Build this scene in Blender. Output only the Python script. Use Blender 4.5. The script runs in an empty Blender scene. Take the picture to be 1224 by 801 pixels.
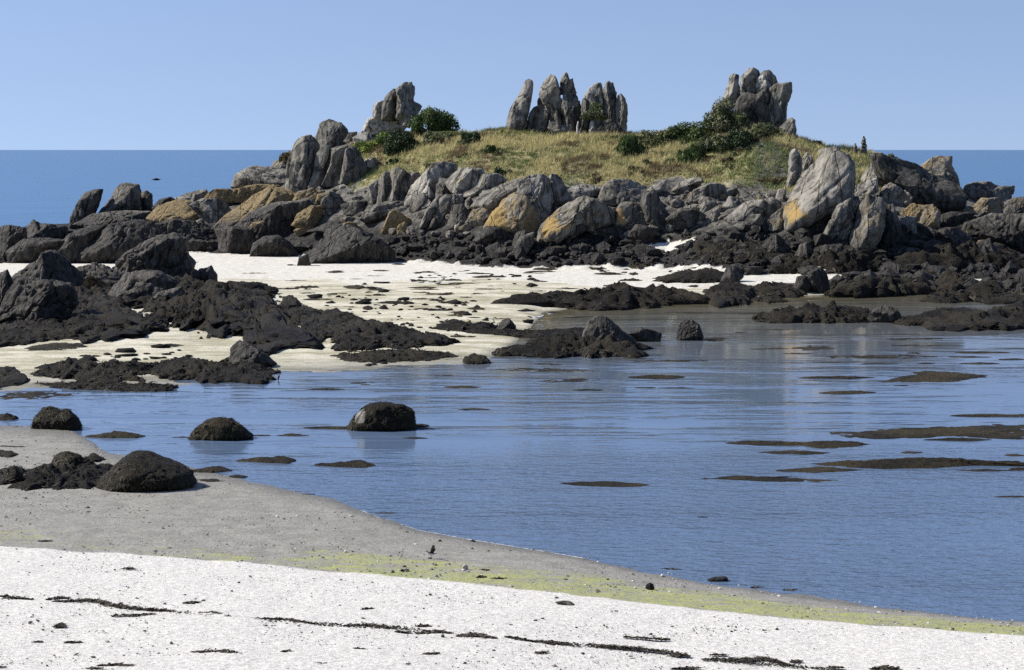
import bpy, bmesh, math, random, zlib
import numpy as np

# ------------------------------------------------------------------ basics
SC = bpy.context.scene
COL = SC.collection
RNG = np.random.default_rng(7)
R = math.radians
F, CX, CY, HOR, CAMZ = 2380.0, 612.0, 400.5, 179.0, 8.0
PITCH = math.atan((CY - HOR) / F)
CP, SP = math.cos(PITCH), math.sin(PITCH)

def ray(px, py):
    """direction of the line of sight through a point of the photograph (y forward, z up)"""
    a, b = (np.asarray(px, float) - CX), (CY - np.asarray(py, float))
    return np.stack([a, F * CP + b * SP, -F * SP + b * CP], -1) / F

def at_z(px, py, z):
    r = ray(px, py); t = (z - CAMZ) / r[..., 2]
    return r[..., 0] * t, r[..., 1] * t

def at_y(px, py, y):
    r = ray(px, py); t = y / r[..., 1]
    return np.stack([r[..., 0] * t, r[..., 1] * t, CAMZ + r[..., 2] * t], -1)

# ------------------------------------------------------------------ noise
_PERM = RNG.permutation(4096)
_VAL = RNG.uniform(-1, 1, 4096)
def _h(i, j, k):
    return _VAL[_PERM[(_PERM[(_PERM[i & 4095] + j) & 4095] + k) & 4095]]
def vn(p):
    p = np.asarray(p, float); i = np.floor(p).astype(np.int64); f = p - i
    f = f * f * f * (f * (f * 6 - 15) + 10)
    x, y, z = i[:, 0], i[:, 1], i[:, 2]; u, v, w = f[:, 0], f[:, 1], f[:, 2]
    def L(a, b, t): return a + (b - a) * t
    return L(L(L(_h(x, y, z), _h(x+1, y, z), u), L(_h(x, y+1, z), _h(x+1, y+1, z), u), v),
             L(L(_h(x, y, z+1), _h(x+1, y, z+1), u), L(_h(x, y+1, z+1), _h(x+1, y+1, z+1), u), v), w)
def fbm(p, o=4, g=.5, l=2.03):
    s, a, n = 0, 1, 0
    for q in range(o):
        s = s + a * vn(np.asarray(p) * l ** q + 17.3 * q); n += a; a *= g
    return s / n
def sstep(a, b, x):
    t = np.clip((x - a) / (b - a), 0, 1); return t * t * (3 - 2 * t)

# ------------------------------------------------------------------ mesh / object helpers
def link(o, parent=None):
    COL.objects.link(o)
    if parent is not None: o.parent = parent
    return o
def mesh(name, V, Fc, mat, smooth=True, cols=None, parent=None, mats=None, midx=None):
    V = np.ascontiguousarray(V, np.float32); Fc = np.ascontiguousarray(Fc, np.int32)
    n, k = Fc.shape
    me = bpy.data.meshes.new(name)
    me.vertices.add(len(V)); me.vertices.foreach_set('co', V.ravel())
    me.loops.add(n * k); me.loops.foreach_set('vertex_index', Fc.ravel())
    me.polygons.add(n)
    me.polygons.foreach_set('loop_start', np.arange(0, n * k, k, dtype=np.int32))
    me.polygons.foreach_set('loop_total', np.full(n, k, np.int32))
    me.update(calc_edges=True)
    me.polygons.foreach_set('use_smooth', np.full(n, bool(smooth)))
    for an, arr in (cols or {}).items():
        at = me.attributes.new(an, 'FLOAT_COLOR', 'POINT')
        at.data.foreach_set('color', np.ascontiguousarray(arr, np.float32).ravel())
    if mat: me.materials.append(mat)
    me.validate(); me.update()
    return link(bpy.data.objects.new(name, me), parent)
def tag(o, label=None, cat=None, group=None, kind=None):
    if label: o['label'] = label
    if cat: o['category'] = cat
    if group: o['group'] = group
    if kind: o['kind'] = kind
    return o
def rgba(n, a=0., b=0., c=0.):
    out = np.ones((n, 4)); out[:, 0] = a; out[:, 1] = b; out[:, 2] = c; return out

_ICO = {}
def ico(s):
    if s not in _ICO:
        bm = bmesh.new(); bmesh.ops.create_icosphere(bm, subdivisions=s, radius=1)
        V = np.array([v.co[:] for v in bm.verts]); Fc = np.array([[v.index for v in f.verts] for f in bm.faces])
        bm.free(); _ICO[s] = (V, Fc)
    return _ICO[s]

# ------------------------------------------------------------------ materials
def new_mat(name):
    m = bpy.data.materials.new(name); m.use_nodes = True
    nt = m.node_tree; nt.nodes.clear()
    out = nt.nodes.new('ShaderNodeOutputMaterial'); b = nt.nodes.new('ShaderNodeBsdfPrincipled')
    nt.links.new(b.outputs[0], out.inputs[0])
    return m, nt, b
class NT:
    def __init__(s, nt): s.nt = nt
    def n(s, t, **kw):
        x = s.nt.nodes.new(t)
        for k, v in kw.items(): setattr(x, k, v)
        return x
    def l(s, a, b): s.nt.links.new(a, b)
    def put(s, sock, v):
        if hasattr(v, 'node'): s.l(v, sock)
        elif isinstance(v, (tuple, list)):
            sock.default_value = tuple(v) + ((1,) if len(v) == 3 and len(sock.default_value) == 4 else ())
        else: sock.default_value = v
    def math(s, op, a, b=0., c=0., clamp=False):
        x = s.n('ShaderNodeMath', operation=op, use_clamp=clamp)
        for i, v in enumerate((a, b, c)): s.put(x.inputs[i], v)
        return x.outputs[0]
    def mix(s, f, a, b, mode='MIX'):
        x = s.n('ShaderNodeMix', data_type='RGBA', blend_type=mode)
        s.put(x.inputs[0], f); s.put(x.inputs[6], a); s.put(x.inputs[7], b); return x.outputs[2]
    def mapr(s, v, a, b, c=0., d=1., smooth=True):
        x = s.n('ShaderNodeMapRange', interpolation_type='SMOOTHSTEP' if smooth else 'LINEAR')
        for i, q in enumerate((v, a, b, c, d)): s.put(x.inputs[i], q)
        return x.outputs[0]
    def noise(s, vec, scale, detail=4., rough=.55, dist=0.):
        x = s.n('ShaderNodeTexNoise'); s.put(x.inputs['Vector'], vec)
        for k, v in (('Scale', scale), ('Detail', detail), ('Roughness', rough), ('Distortion', dist)): s.put(x.inputs[k], v)
        return x.outputs[0]
    def vor(s, vec, scale, feature='F1', out=0, rand=1.):
        x = s.n('ShaderNodeTexVoronoi', feature=feature); s.put(x.inputs['Vector'], vec); s.put(x.inputs['Scale'], scale)
        s.put(x.inputs['Randomness'], rand); return x.outputs[out]
    def pos(s): return s.n('ShaderNodeNewGeometry').outputs['Position']
    def mapping(s, vec, scale=(1, 1, 1), rot=(0, 0, 0), loc=(0, 0, 0)):
        x = s.n('ShaderNodeMapping'); s.put(x.inputs[0], vec)
        x.inputs['Scale'].default_value = scale; x.inputs['Rotation'].default_value = rot; x.inputs['Location'].default_value = loc
        return x.outputs[0]
    def bump(s, h, strength, dist, normal=None):
        x = s.n('ShaderNodeBump'); s.put(x.inputs['Strength'], strength); s.put(x.inputs['Distance'], dist); s.put(x.inputs['Height'], h)
        if normal is not None: s.l(normal, x.inputs['Normal'])
        return x.outputs[0]
    def attr(s, name):
        x = s.n('ShaderNodeAttribute', attribute_name=name); return x
    def sep(s, c):
        x = s.n('ShaderNodeSeparateColor'); s.put(x.inputs[0], c); return x.outputs

def mat_rock():
    m, nt, b = new_mat('weathered_rock'); g = NT(nt)
    P = g.pos(); oi = g.n('ShaderNodeObjectInfo')
    oc = g.sep(oi.outputs['Color'])                 # R ochre amount, G tone, B tide line height / 10
    och, tone, tide = oc[0], oc[1], g.math('MULTIPLY', oc[2], 10.)
    lich = g.sep(g.attr('lich').outputs['Color'])
    z = g.n('ShaderNodeSeparateXYZ'); g.put(z.inputs[0], P); Z = z.outputs[2]
    strat = g.mapping(P, (1.6, 1.6, .45), (0, R(-32), R(20)))
    n1 = g.noise(P, .9, 6, .6); n2 = g.noise(strat, 1.6, 8, .65, .4); n3 = g.noise(P, 7., 6, .65)
    grey = g.mix(g.mapr(n2, .36, .66), (.045, .042, .036), (.265, .243, .20))
    grey = g.mix(g.mapr(n1, .45, .62, 0, .6), grey, (.35, .325, .275))
    grey = g.mix(g.mapr(n3, .5, .7, 0, .55), grey, (.06, .057, .05))
    crack = g.vor(g.mix(.25, strat, g.n('ShaderNodeTexNoise').outputs[1]), .55, 'DISTANCE_TO_EDGE')
    ck = g.mapr(crack, .0, .035, 1, 0)
    grey = g.mix(g.math('MULTIPLY', ck, .8), grey, (.03, .028, .026))
    grey = g.mix(1., grey, g.n('ShaderNodeCombineColor').outputs[0], 'MULTIPLY')
    cc = grey.node.inputs[7].links[0].from_node
    for i in range(3): g.l(tone, cc.inputs[i])
    # crustose lichens: ochre sheets and small pale rosettes
    f1 = g.noise(P, 1.1, 5, .6)
    om = g.math('ADD', och, lich[0])
    lm = g.mapr(g.math('ADD', g.math('ADD', g.math('MULTIPLY', f1, .6), g.math('MULTIPLY', n3, .4)), g.math('MULTIPLY', om, .40)), .70, .90)
    ochre = g.mix(g.mapr(n3, .35, .65), (.12, .085, .038), (.29, .215, .105))
    ochre = g.mix(g.math('MULTIPLY', lich[0], 1., 0, True), ochre, (.36, .235, .075))
    col = g.mix(g.math('MULTIPLY', lm, .92), grey, ochre)
    pale = g.mapr(g.math('ADD', g.noise(P, 3.3, 5, .7), g.math('MULTIPLY', lich[1], .3)), .62, .74, 0, .75)
    col = g.mix(pale, col, (.50, .48, .43))
    # black tar lichen and weed below the tide line
    edge = g.math('ADD', Z, g.math('MULTIPLY', g.math('SUBTRACT', g.noise(P, .55, 5, .65), .5), 2.6))
    wet = g.mapr(g.math('SUBTRACT', edge, tide), -.45, .35, 1, 0)
    bc = g.mix(g.mapr(g.noise(strat, 2.6, 8, .7), .35, .72), (.010, .009, .008), (.088, .077, .063))
    bc = g.mix(g.mapr(n3, .62, .75, 0, .5), bc, (.13, .12, .105))
    tb = g.n('ShaderNodeCombineColor'); tq = g.math('MULTIPLY', tone, 1.12)
    for i in range(3): g.l(tq, tb.inputs[i])
    bc = g.mix(1., bc, tb.outputs[0], 'MULTIPLY')
    col = g.mix(wet, col, bc)
    g.l(col, b.inputs['Base Color'])
    g.put(b.inputs['Roughness'], g.mapr(wet, 0, 1, .9, .68, False)); g.put(b.inputs['Specular IOR Level'], .3)
    h = g.math('ADD', g.math('MULTIPLY', n2, .8), g.math('MULTIPLY', n3, .28))
    h = g.math('SUBTRACT', h, g.math('MULTIPLY', ck, .35))
    h = g.math('ADD', h, g.math('MULTIPLY', g.noise(strat, 9., 5, .7), .25))
    g.l(g.bump(h, .9, .22), b.inputs['Normal'])
    return m

def mat_weed(name='bladder_wrack', c0=(.005, .0042, .0033), c1=(.028, .023, .0145), sc=1., rough=.7):
    m, nt, b = new_mat(name); g = NT(nt); P = g.pos()
    n1 = g.noise(P, 3. * sc, 6, .65); n2 = g.noise(g.mapping(P, (1, 1, .28)), 16. * sc, 5, .7); n0 = g.noise(P, .35 * sc, 3, .5)
    col = g.mix(g.mapr(n2, .35, .7), c0, c1)
    col = g.mix(g.mapr(n0, .42, .62, 0, .6), col, tuple(1.7 * a for a in c1))
    col = g.mix(g.mapr(n1, .56, .7, 0, .75), col, (.008, .007, .006))
    g.l(col, b.inputs['Base Color']); g.put(b.inputs['Roughness'], rough); g.put(b.inputs['Specular IOR Level'], .16)
    h = g.math('ADD', g.math('MULTIPLY', n1, .9), g.math('MULTIPLY', n2, .45))
    g.l(g.bump(h, 1., .3 / sc), b.inputs['Normal'])
    return m

def mat_ground():
    m, nt, b = new_mat('shore_ground'); g = NT(nt); P = g.pos()
    z1 = g.sep(g.attr('zone').outputs['Color'])      # R dry white shell sand, G grass soil, B bare rock
    z2 = g.sep(g.attr('zone2').outputs['Color'])     # R algae, G wet, B ochre-beige damp sand
    nA = g.noise(P, .35, 5, .6); nB = g.noise(P, 2.2, 6, .65); nC = g.noise(P, 11., 5, .7); nD = g.noise(P, 38., 3, .7)
    streak = g.noise(g.mapping(P, (.35, .85, 1.), (0, 0, R(-6))), .9, 7, .65)
    # grey pebbly flat
    grey = g.mix(g.mapr(nB, .35, .65), (.235, .224, .198), (.315, .302, .27))
    grey = g.mix(g.mapr(streak, .42, .62, 0, .5), grey, (.26, .25, .22))
    grey = g.mix(g.mapr(nC, .52, .68, 0, .8), grey, (.115, .105, .09))
    grey = g.mix(g.mapr(nD, .56, .72, 0, .4), grey, (.38, .36, .32))
    # damp beige sand of the far strand
    beige = g.mix(g.mapr(streak, .36, .62), (.33, .305, .205), (.60, .565, .455))
    beige = g.mix(g.mapr(nB, .45, .7, 0, .45), beige, (.25, .235, .12))
    # bright shell sand
    white = g.mix(g.mapr(nC, .36, .6), (.50, .478, .435), (.70, .675, .625))
    white = g.mix(g.mapr(nD, .58, .73, 0, .5), white, (.26, .25, .225))
    white = g.mix(g.mapr(g.noise(P, 5., 6, .75), .60, .74, 0, .45), white, (.34, .33, .305))
    white = g.mix(g.math('MULTIPLY', z2[2], .8), white, g.mix(g.mapr(nB, .35, .65), (.49, .465, .385), (.66, .635, .565)))
    col = g.mix(z2[2], grey, beige)
    wm = g.mapr(g.math('ADD', z1[0], g.math('MULTIPLY', g.math('SUBTRACT', nB, .5), .6)), .34, .66)
    col = g.mix(wm, col, white)
    al = g.mapr(g.math('ADD', z2[0], g.math('MULTIPLY', g.math('SUBTRACT', g.noise(g.mapping(P, (.55, 1.5, 1)), 1.7, 6, .7), .5), 2.6)), .55, 1.05)
    al2 = g.math('MULTIPLY', al, g.mapr(nC, .33, .57, .08, 1))
    col = g.mix(g.math('MULTIPLY', al2, .85), col, g.mix(g.mapr(nC, .3, .7), (.235, .262, .075), (.43, .45, .13)))
    soil = g.mix(g.mapr(nB, .35, .65), (.17, .15, .07), (.30, .265, .13))
    col = g.mix(z1[1], col, soil)
    rockc = g.mix(g.mapr(nB, .35, .65), (.018, .017, .016), (.06, .055, .05))
    zz = g.n('ShaderNodeSeparateXYZ'); g.put(zz.inputs[0], P)
    rg = g.mix(g.mapr(nB, .35, .65), (.06, .055, .05), (.22, .21, .18))
    rockc = g.mix(g.mapr(g.math('ADD', zz.outputs[2], g.math('MULTIPLY', nA, 2.)), 3.2, 4.4), rockc, rg)
    rm = g.mapr(g.math('ADD', z1[2], g.math('MULTIPLY', g.math('SUBTRACT', nB, .5), .7)), .4, .6)
    col = g.mix(rm, col, rockc)
    col = g.mix(g.math('MULTIPLY', z2[1], .55), col, (.09, .085, .07))
    g.l(col, b.inputs['Base Color'])
    g.put(b.inputs['Roughness'], g.mapr(z2[1], 0, 1, .95, .45, False)); g.put(b.inputs['Specular IOR Level'], .25)
    h = g.math('ADD', g.math('MULTIPLY', nC, .6), g.math('MULTIPLY', nD, .3)); h = g.math('ADD', h, g.math('MULTIPLY', nB, .9))
    g.l(g.bump(h, .8, g.mapr(z1[2], 0, 1, .06, .4, False)), b.inputs['Normal'])
    return m

def mat_water(name, base, scale, dist, calm=None, stretch=(.45, 1., 1.), rough=.06, rot=12, spec=.5):
    m, nt, b = new_mat(name); g = NT(nt); P = g.pos()
    q = g.mapping(P, stretch, (0, 0, R(rot)))
    h = g.math('ADD', g.noise(q, scale, 3, .5, .3), g.math('MULTIPLY', g.noise(q, scale * 3.1, 2, .5), .18))
    h = g.math('ADD', h, g.math('MULTIPLY', g.noise(g.mapping(P, (.6, 1, 1), (0, 0, R(-25))), scale * .35, 3, .5), .8))
    st = 1.; rip = g.sep(g.attr('shallow').outputs['Color'])[1]
    if calm:
        st = g.mapr(g.noise(g.mapping(P, (.05, .22, 1.), (0, 0, R(4))), calm[0], 4, .6), calm[1], calm[2], calm[3], 1.)
        h2 = g.math('ADD', g.noise(g.mapping(P, (.55, 1., 1.), (0, 0, R(10))), 3.4, 3, .6, .2), g.math('MULTIPLY', g.noise(g.mapping(P, (.5, 1., 1.), (0, 0, R(-14))), 7.5, 2, .5), .35))
        h = g.math('ADD', g.math('MULTIPLY', h, g.math('MULTIPLY', st, .42)), g.math('MULTIPLY', g.math('MULTIPLY', h2, rip), .9)); st = 1.
    sh = g.sep(g.attr('shallow').outputs['Color'])[0]
    g.l(g.mix(sh, base, (.13, .112, .06)), b.inputs['Base Color']); g.put(b.inputs['Roughness'], rough); g.put(b.inputs['IOR'], 1.333); g.put(b.inputs['Specular IOR Level'], spec)
    g.l(g.bump(h, st, dist), b.inputs['Normal'])
    return m

def mat_leaf(name, rough=.6, trans=.25):
    m, nt, b = new_mat(name); g = NT(nt)
    c = g.attr('col').outputs['Color']
    g.l(c, b.inputs['Base Color']); g.put(b.inputs['Roughness'], rough); g.put(b.inputs['Specular IOR Level'], .2)
    tr = g.n('ShaderNodeBsdfTranslucent'); g.l(c, tr.inputs[0])
    mx = g.n('ShaderNodeMixShader'); mx.inputs[0].default_value = trans
    out = [x for x in nt.nodes if x.type == 'OUTPUT_MATERIAL'][0]
    g.l(b.outputs[0], mx.inputs[1]); g.l(tr.outputs[0], mx.inputs[2]); g.l(mx.outputs[0], out.inputs[0])
    return m
def mat_plain(name, c0, c1, scale=8., rough=.7, bump=.02):
    m, nt, b = new_mat(name); g = NT(nt); P = g.pos()
    n = g.noise(P, scale, 5, .65)
    g.l(g.mix(g.mapr(n, .35, .65), c0, c1), b.inputs['Base Color']); g.put(b.inputs['Roughness'], rough); g.put(b.inputs['Specular IOR Level'], .25)
    g.l(g.bump(n, .8, bump), b.inputs['Normal']); return m
def mat_vcol(name, rough=.8):
    m, nt, b = new_mat(name); g = NT(nt)
    g.l(g.attr('col').outputs['Color'], b.inputs['Base Color']); g.put(b.inputs['Roughness'], rough); g.put(b.inputs['Specular IOR Level'], .25); return m

M = dict(rock=mat_rock(), weed=mat_weed(), mat=mat_weed('floating_wrack', (.005, .004, .0025), (.040, .031, .0135), 1.6, .65),
         frond=mat_vcol('wrack_fronds', .7), ground=mat_ground(),
         bay=mat_water('bay_water', (.098, .147, .232), 1.7, .085, (1., .40, .64, .15)),
         sea=mat_water('sea_water', (.008, .088, .205), .5, .5, (.25, .3, .7, .45), (.5, 1., 1.), .2, 6, .27),
         grass=mat_leaf('dry_grass', .7, .3), leaf=mat_leaf('shrub_leaves', .55, .2), wood=mat_plain('grey_wood', (.07, .055, .04), (.16, .13, .10)),
         drift=mat_vcol('strand_litter', .85), foam=mat_plain('foam', (.55, .56, .56), (.8, .8, .8), 20., .8, .01))
# ------------------------------------------------------------------ terrain: one height field in polar-like coordinates (u = x / y, y)
def uline(pts, z):
    p = np.array(pts, float); x, y = at_z(p[:, 0], p[:, 1], z); o = np.argsort(x / y)
    return (x / y)[o], y[o]
U_S = uline([(-250,494),(-60,502),(20,508),(90,516),(130,541),(200,551),(240,562),(290,572),(330,583),(400,598),(450,618),(500,634),(560,645),(640,658),(700,668),(760,681),(850,697),(950,713),(1050,727),(1150,737),(1224,742),(1400,752)], 0.)
U_B = uline([(-250,636),(0,653),(300,673),(420,684),(600,702),(800,725),(1000,744),(1224,760),(1400,770)], .35)
U_F = uline([(-250,470),(0,468),(200,462),(300,452),(400,445),(480,440),(570,434),(605,420),(630,398),(650,374),(700,366),(900,357),(1000,352),(1224,346),(1450,340)], 0.)
U_0 = uline([(-250,302),(0,303),(90,303),(200,301),(330,305),(400,309),(480,313),(600,320),(700,322),(800,323),(900,327),(1000,329),(1100,328),(1224,326),(1450,322)], .6)
_px = np.linspace(-300, 1500, 200); _u = (_px - CX) / F
def pxl(pts): a = np.array(pts, float); return np.interp(_px, a[:, 0], a[:, 1])
Y_E = pxl([(-300,300),(0,288),(90,282),(180,268),(280,250),(360,232),(430,221),(480,207),(560,205),(620,214),(700,222),(780,215),(860,218),(930,229),(985,222),(1040,228),(1100,240),(1180,262),(1224,275),(1500,310)])
Y_R = pxl([(-300,300),(0,276),(90,268),(180,250),(280,228),(340,208),(390,184),(430,168),(480,160),(560,161),(600,158),(640,157),(700,160),(780,161),(850,158),(900,155),(935,160),(960,170),(990,181),(1040,186),(1080,206),(1140,230),(1180,246),(1224,258),(1500,300)])
def kin(U, u): return np.interp(u, U[0], U[1])
def HT(x, y, rough=False):
    x = np.asarray(x, float); y = np.asarray(y, float); u = x / y
    ds, db, df, d0 = kin(U_S, u), kin(U_B, u), kin(U_F, u), kin(U_0, u)
    db = np.minimum(db, ds - .8); d0 = np.maximum(d0, df + 7.)
    d1 = d0 + 13.; d2 = d1 + 16.; d3 = d2 + 26.
    z1 = CAMZ - (np.interp(u, _u, Y_E) - HOR) / F * d1; z2 = CAMZ - (np.interp(u, _u, Y_R) - HOR) / F * d2
    zf = .6
    z = np.where(y < db, .35 + .075 * (db - y), 0.)
    z = np.where((y >= db) & (y < ds), .35 * (ds - y) / (ds - db), z)
    t = (y - ds) / (df - ds)
    z = np.where((y >= ds) & (y < df), -1.6 * t * (1 - t) - .0, z)
    z = np.where((y >= df) & (y < d0), zf * (y - df) / (d0 - df), z)
    t = np.clip((y - d0) / 13., 0, 1); z = np.where((y >= d0) & (y < d1), zf + (z1 - zf) * (t * .55 + .45 * t * t * (3 - 2 * t)), z)
    t = np.clip((y - d1) / 16., 0, 1); z = np.where((y >= d1) & (y < d2), z1 + (z2 - z1) * np.sin(t * math.pi / 2), z)
    t = np.clip((y - d2) / 26., 0, 1); z = np.where(y >= d2, z2 - (z2 + 2.5) * (1 - np.cos(t * math.pi / 2)), z)
    if rough:
        P = np.stack([x, y, np.zeros_like(x)], -1).reshape(-1, 3)
        a = np.where(y < d0, .035, .3) * sstep(0, 4, np.abs(y - d0) + 1.) * np.where((y > ds) & (y < df), .3, 1.)
        z = z + a * fbm(P * .45, 4).reshape(x.shape) + .012 * fbm(P * 1.9, 3).reshape(x.shape)
        z = z + .35 * sstep(d1, d1 + 4, y) * fbm(P * .22 + 31, 3).reshape(x.shape)
        z = z + np.where(y > d0, .32, 0.) * (1 - sstep(d1 - 1, d1 + 1, y)) * fbm(P * 1.1 + 7, 4).reshape(x.shape)
    return z
def inpoly(x, y, P):
    P = np.array(P, float); c = np.zeros(len(x), bool); j = len(P) - 1
    for i in range(len(P)):
        c ^= ((P[i, 1] > y) != (P[j, 1] > y)) & (x < (P[j, 0] - P[i, 0]) * (y - P[i, 1]) / (P[j, 1] - P[i, 1] + 1e-9) + P[i, 0]); j = i
    return c
def to_px(x, y, z):
    zc = y * CP - (z - CAMZ) * SP; yc = y * SP + (z - CAMZ) * CP
    return CX + x / zc * F, CY - yc / zc * F
SANDP = [[(776,292),(800,285),(832,287),(820,297),(795,302)], [(560,326),(700,317),(842,318),(874,320),(884,332),(862,340),(796,347),(700,342),(620,333)], [(936,322),(985,319),(988,326),(940,328)],
         [(876,331),(940,325),(974,330),(948,338),(905,341),(880,336)], [(982,328),(1034,325),(1032,333),(988,334)], [(1000,320),(1040,320),(1032,326)], [(1154,333),(1184,333),(1174,345)], [(1104,350),(1152,345),(1132,355)], [(936,357),(998,351),(988,358),(950,362)], [(1180,346),(1224,344),(1224,348)]]
def zones(x, y):
    u = x / y
    ds, db, df, d0 = kin(U_S, u), kin(U_B, u), kin(U_F, u), kin(U_0, u)
    db = np.minimum(db, ds - .8); d0 = np.maximum(d0, df + 7.); d1 = d0 + 13.; d2 = d1 + 16.
    px = CX + u * F
    P = np.stack([x, y, np.zeros_like(x)], -1).reshape(-1, 3)
    n = fbm(P * .25, 4).reshape(x.shape); n2 = fbm(P * np.array([.9, .9, 1]), 4).reshape(x.shape)
    white = sstep(.35, -.35, y - db - .25 * n2)
    yb = np.interp(px, [-200, 0, 250, 560, 800, 1000, 1400], [.66, .68, .66, .78, .55, .4, .4])
    tt = (y - df) / (d0 - df)
    white = np.maximum(white, sstep(yb - .12, yb + .12, tt + .16 * n + .08 * n2) * (y < d0 + 3))
    white = np.maximum(white, sstep(.12, .25, tt + .12 * n) * sstep(470, 330, px) * .42 * (y > df))
    gl = sstep(405, 440, px + 14 * n2) * sstep(1062, 1030, px + 14 * n2)
    grass = sstep(-1.5, .8, y - d1 + 2.2 * n2) * gl
    rock = sstep(-.6, .8, y - d0 + 1.2 * n2) * (1 - grass)
    rock = np.maximum(rock, .95 * sstep(.05, .3, tt + .2 * n2) * sstep(870, 930, px) * (y > df))
    fx, fy = to_px(x, y, HT(x, y)); ins = np.zeros(x.shape, bool)
    for Pq in SANDP: ins |= inpoly((fx + 5 * n2).ravel(), (fy + 1.5 * n).ravel(), Pq).reshape(x.shape)
    white = np.where(ins, .8, white); rock = np.where(ins, 0, rock)
    t = (y - db) / (ds - db)
    w = np.interp(px, [0, 300, 520, 800, 1224], [.16, .17, .55, .8, .9])
    alg = sstep(-.02, .02, t) * sstep(w * 1.15, w * .45, t) * np.interp(px, [-100, 0, 200, 450, 560, 900, 1300], [.58, .58, .60, .88, 1., 1., 1.]) * (y < ds)
    wet = np.where(y < ds, sstep(.80, 1., t), 0) + np.where((y >= ds) & (y < df), 1, 0) + np.where(y >= df, sstep(.10, .0, tt), 0)
    damp = (y >= df - 2).astype(float)
    return white, grass, rock, alg, np.clip(wet, 0, 1), damp

nu = 760; uu = np.tan(np.linspace(math.atan(-.62), math.atan(.62), nu))
yy = np.concatenate([np.linspace(2., 16., 24)[:-1], np.exp(np.linspace(math.log(16.), math.log(62.), 330))[:-1], np.exp(np.linspace(math.log(62.), math.log(215.), 300))])
UU, YY = np.meshgrid(uu, yy); XX = UU * YY
ZZ = HT(XX, YY, True)
ZN = zones(XX, YY)
VG = np.stack([XX, YY, ZZ], -1).reshape(-1, 3)
i, j = np.meshgrid(np.arange(len(yy) - 1), np.arange(nu - 1), indexing='ij')
q = np.stack([i * nu + j, i * nu + j + 1, (i + 1) * nu + j + 1, (i + 1) * nu + j], -1).reshape(-1, 4)
c1 = rgba(len(VG), ZN[0].ravel(), ZN[1].ravel(), ZN[2].ravel()); c2 = rgba(len(VG), ZN[3].ravel(), ZN[4].ravel(), ZN[5].ravel())
d0g = np.maximum(kin(U_0, UU), kin(U_F, UU) + 7.)
hillq = ((YY > d0g).reshape(-1))[q[:, 0]]
def sub(name, sel):
    ids = np.unique(q[sel]); rm = np.full(len(VG), -1); rm[ids] = np.arange(len(ids))
    return mesh(name, VG[ids], rm[q[sel]], M['ground'], True, {'zone': c1[ids], 'zone2': c2[ids]})
tag(sub('ground', ~hillq), 'white shell sand beach, grey tidal flat and pale sand strand round the lagoon', 'beach', kind='structure')
tag(sub('hill', hillq), 'low rocky islet with a grassy top rising behind the sand', 'hill', kind='structure')

def sheet(name, x0, x1, y0, y1, z, mat):
    V = np.array([(x0, y0, z), (x1, y0, z), (x1, y1, z), (x0, y1, z)]); return mesh(name, V, np.array([[0, 1, 2, 3]]), mat, False)
lu = np.tan(np.linspace(math.atan(-.62), math.atan(.62), 260)); ly = np.linspace(18, 160, 240); LU, LY = np.meshgrid(lu, ly)
dep = np.clip(-HT(LU * LY, LY), 0, 5); shl = np.exp(-dep / .6) * sstep(60, 90, LY)
LV = np.stack([LU * LY, LY, LY * 0], -1).reshape(-1, 3); i, j = np.meshgrid(np.arange(239), np.arange(259), indexing='ij')
LQ = np.stack([i * 260 + j, i * 260 + j + 1, (i + 1) * 260 + j + 1, (i + 1) * 260 + j], -1).reshape(-1, 4)
tag(mesh('lagoon_water', LV, LQ, M['bay'], True, {'shallow': rgba(len(LV), shl.ravel(), (sstep(56, 43, LY - 9. * (LU + .05)) * (.75 + .6 * fbm(np.stack([LU * LY * .06, LY * .22, LY * 0], -1).reshape(-1, 3), 3).reshape(LY.shape))).clip(0, 1).ravel())}), 'calm pale blue tidal lagoon in front of the islet', 'water', kind='structure')
tag(sheet('sea', -45000, 45000, 160, 60000, 0., M['sea']), 'deep blue open sea reaching the horizon behind the islet', 'sea', kind='structure')

_T = np.exp(np.linspace(math.log(15.), math.log(212.), 2600))
def march(px, py):
    """where the line of sight through a photo point meets the ground or the water"""
    r = ray(px, py); t = _T / r[1]; x, y, z = r[0] * t, r[1] * t, CAMZ + r[2] * t
    h = np.maximum(HT(x, y), 0.); hit = np.nonzero(z <= h)[0]
    if len(hit): k = hit[0]; return np.array([x[k], y[k], h[k]])
    u = (px - CX) / F; y = max(kin(U_0, u), kin(U_F, u) + 7) + 27.5
    return np.array([u * y, y, float(HT(u * y, y))])

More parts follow.
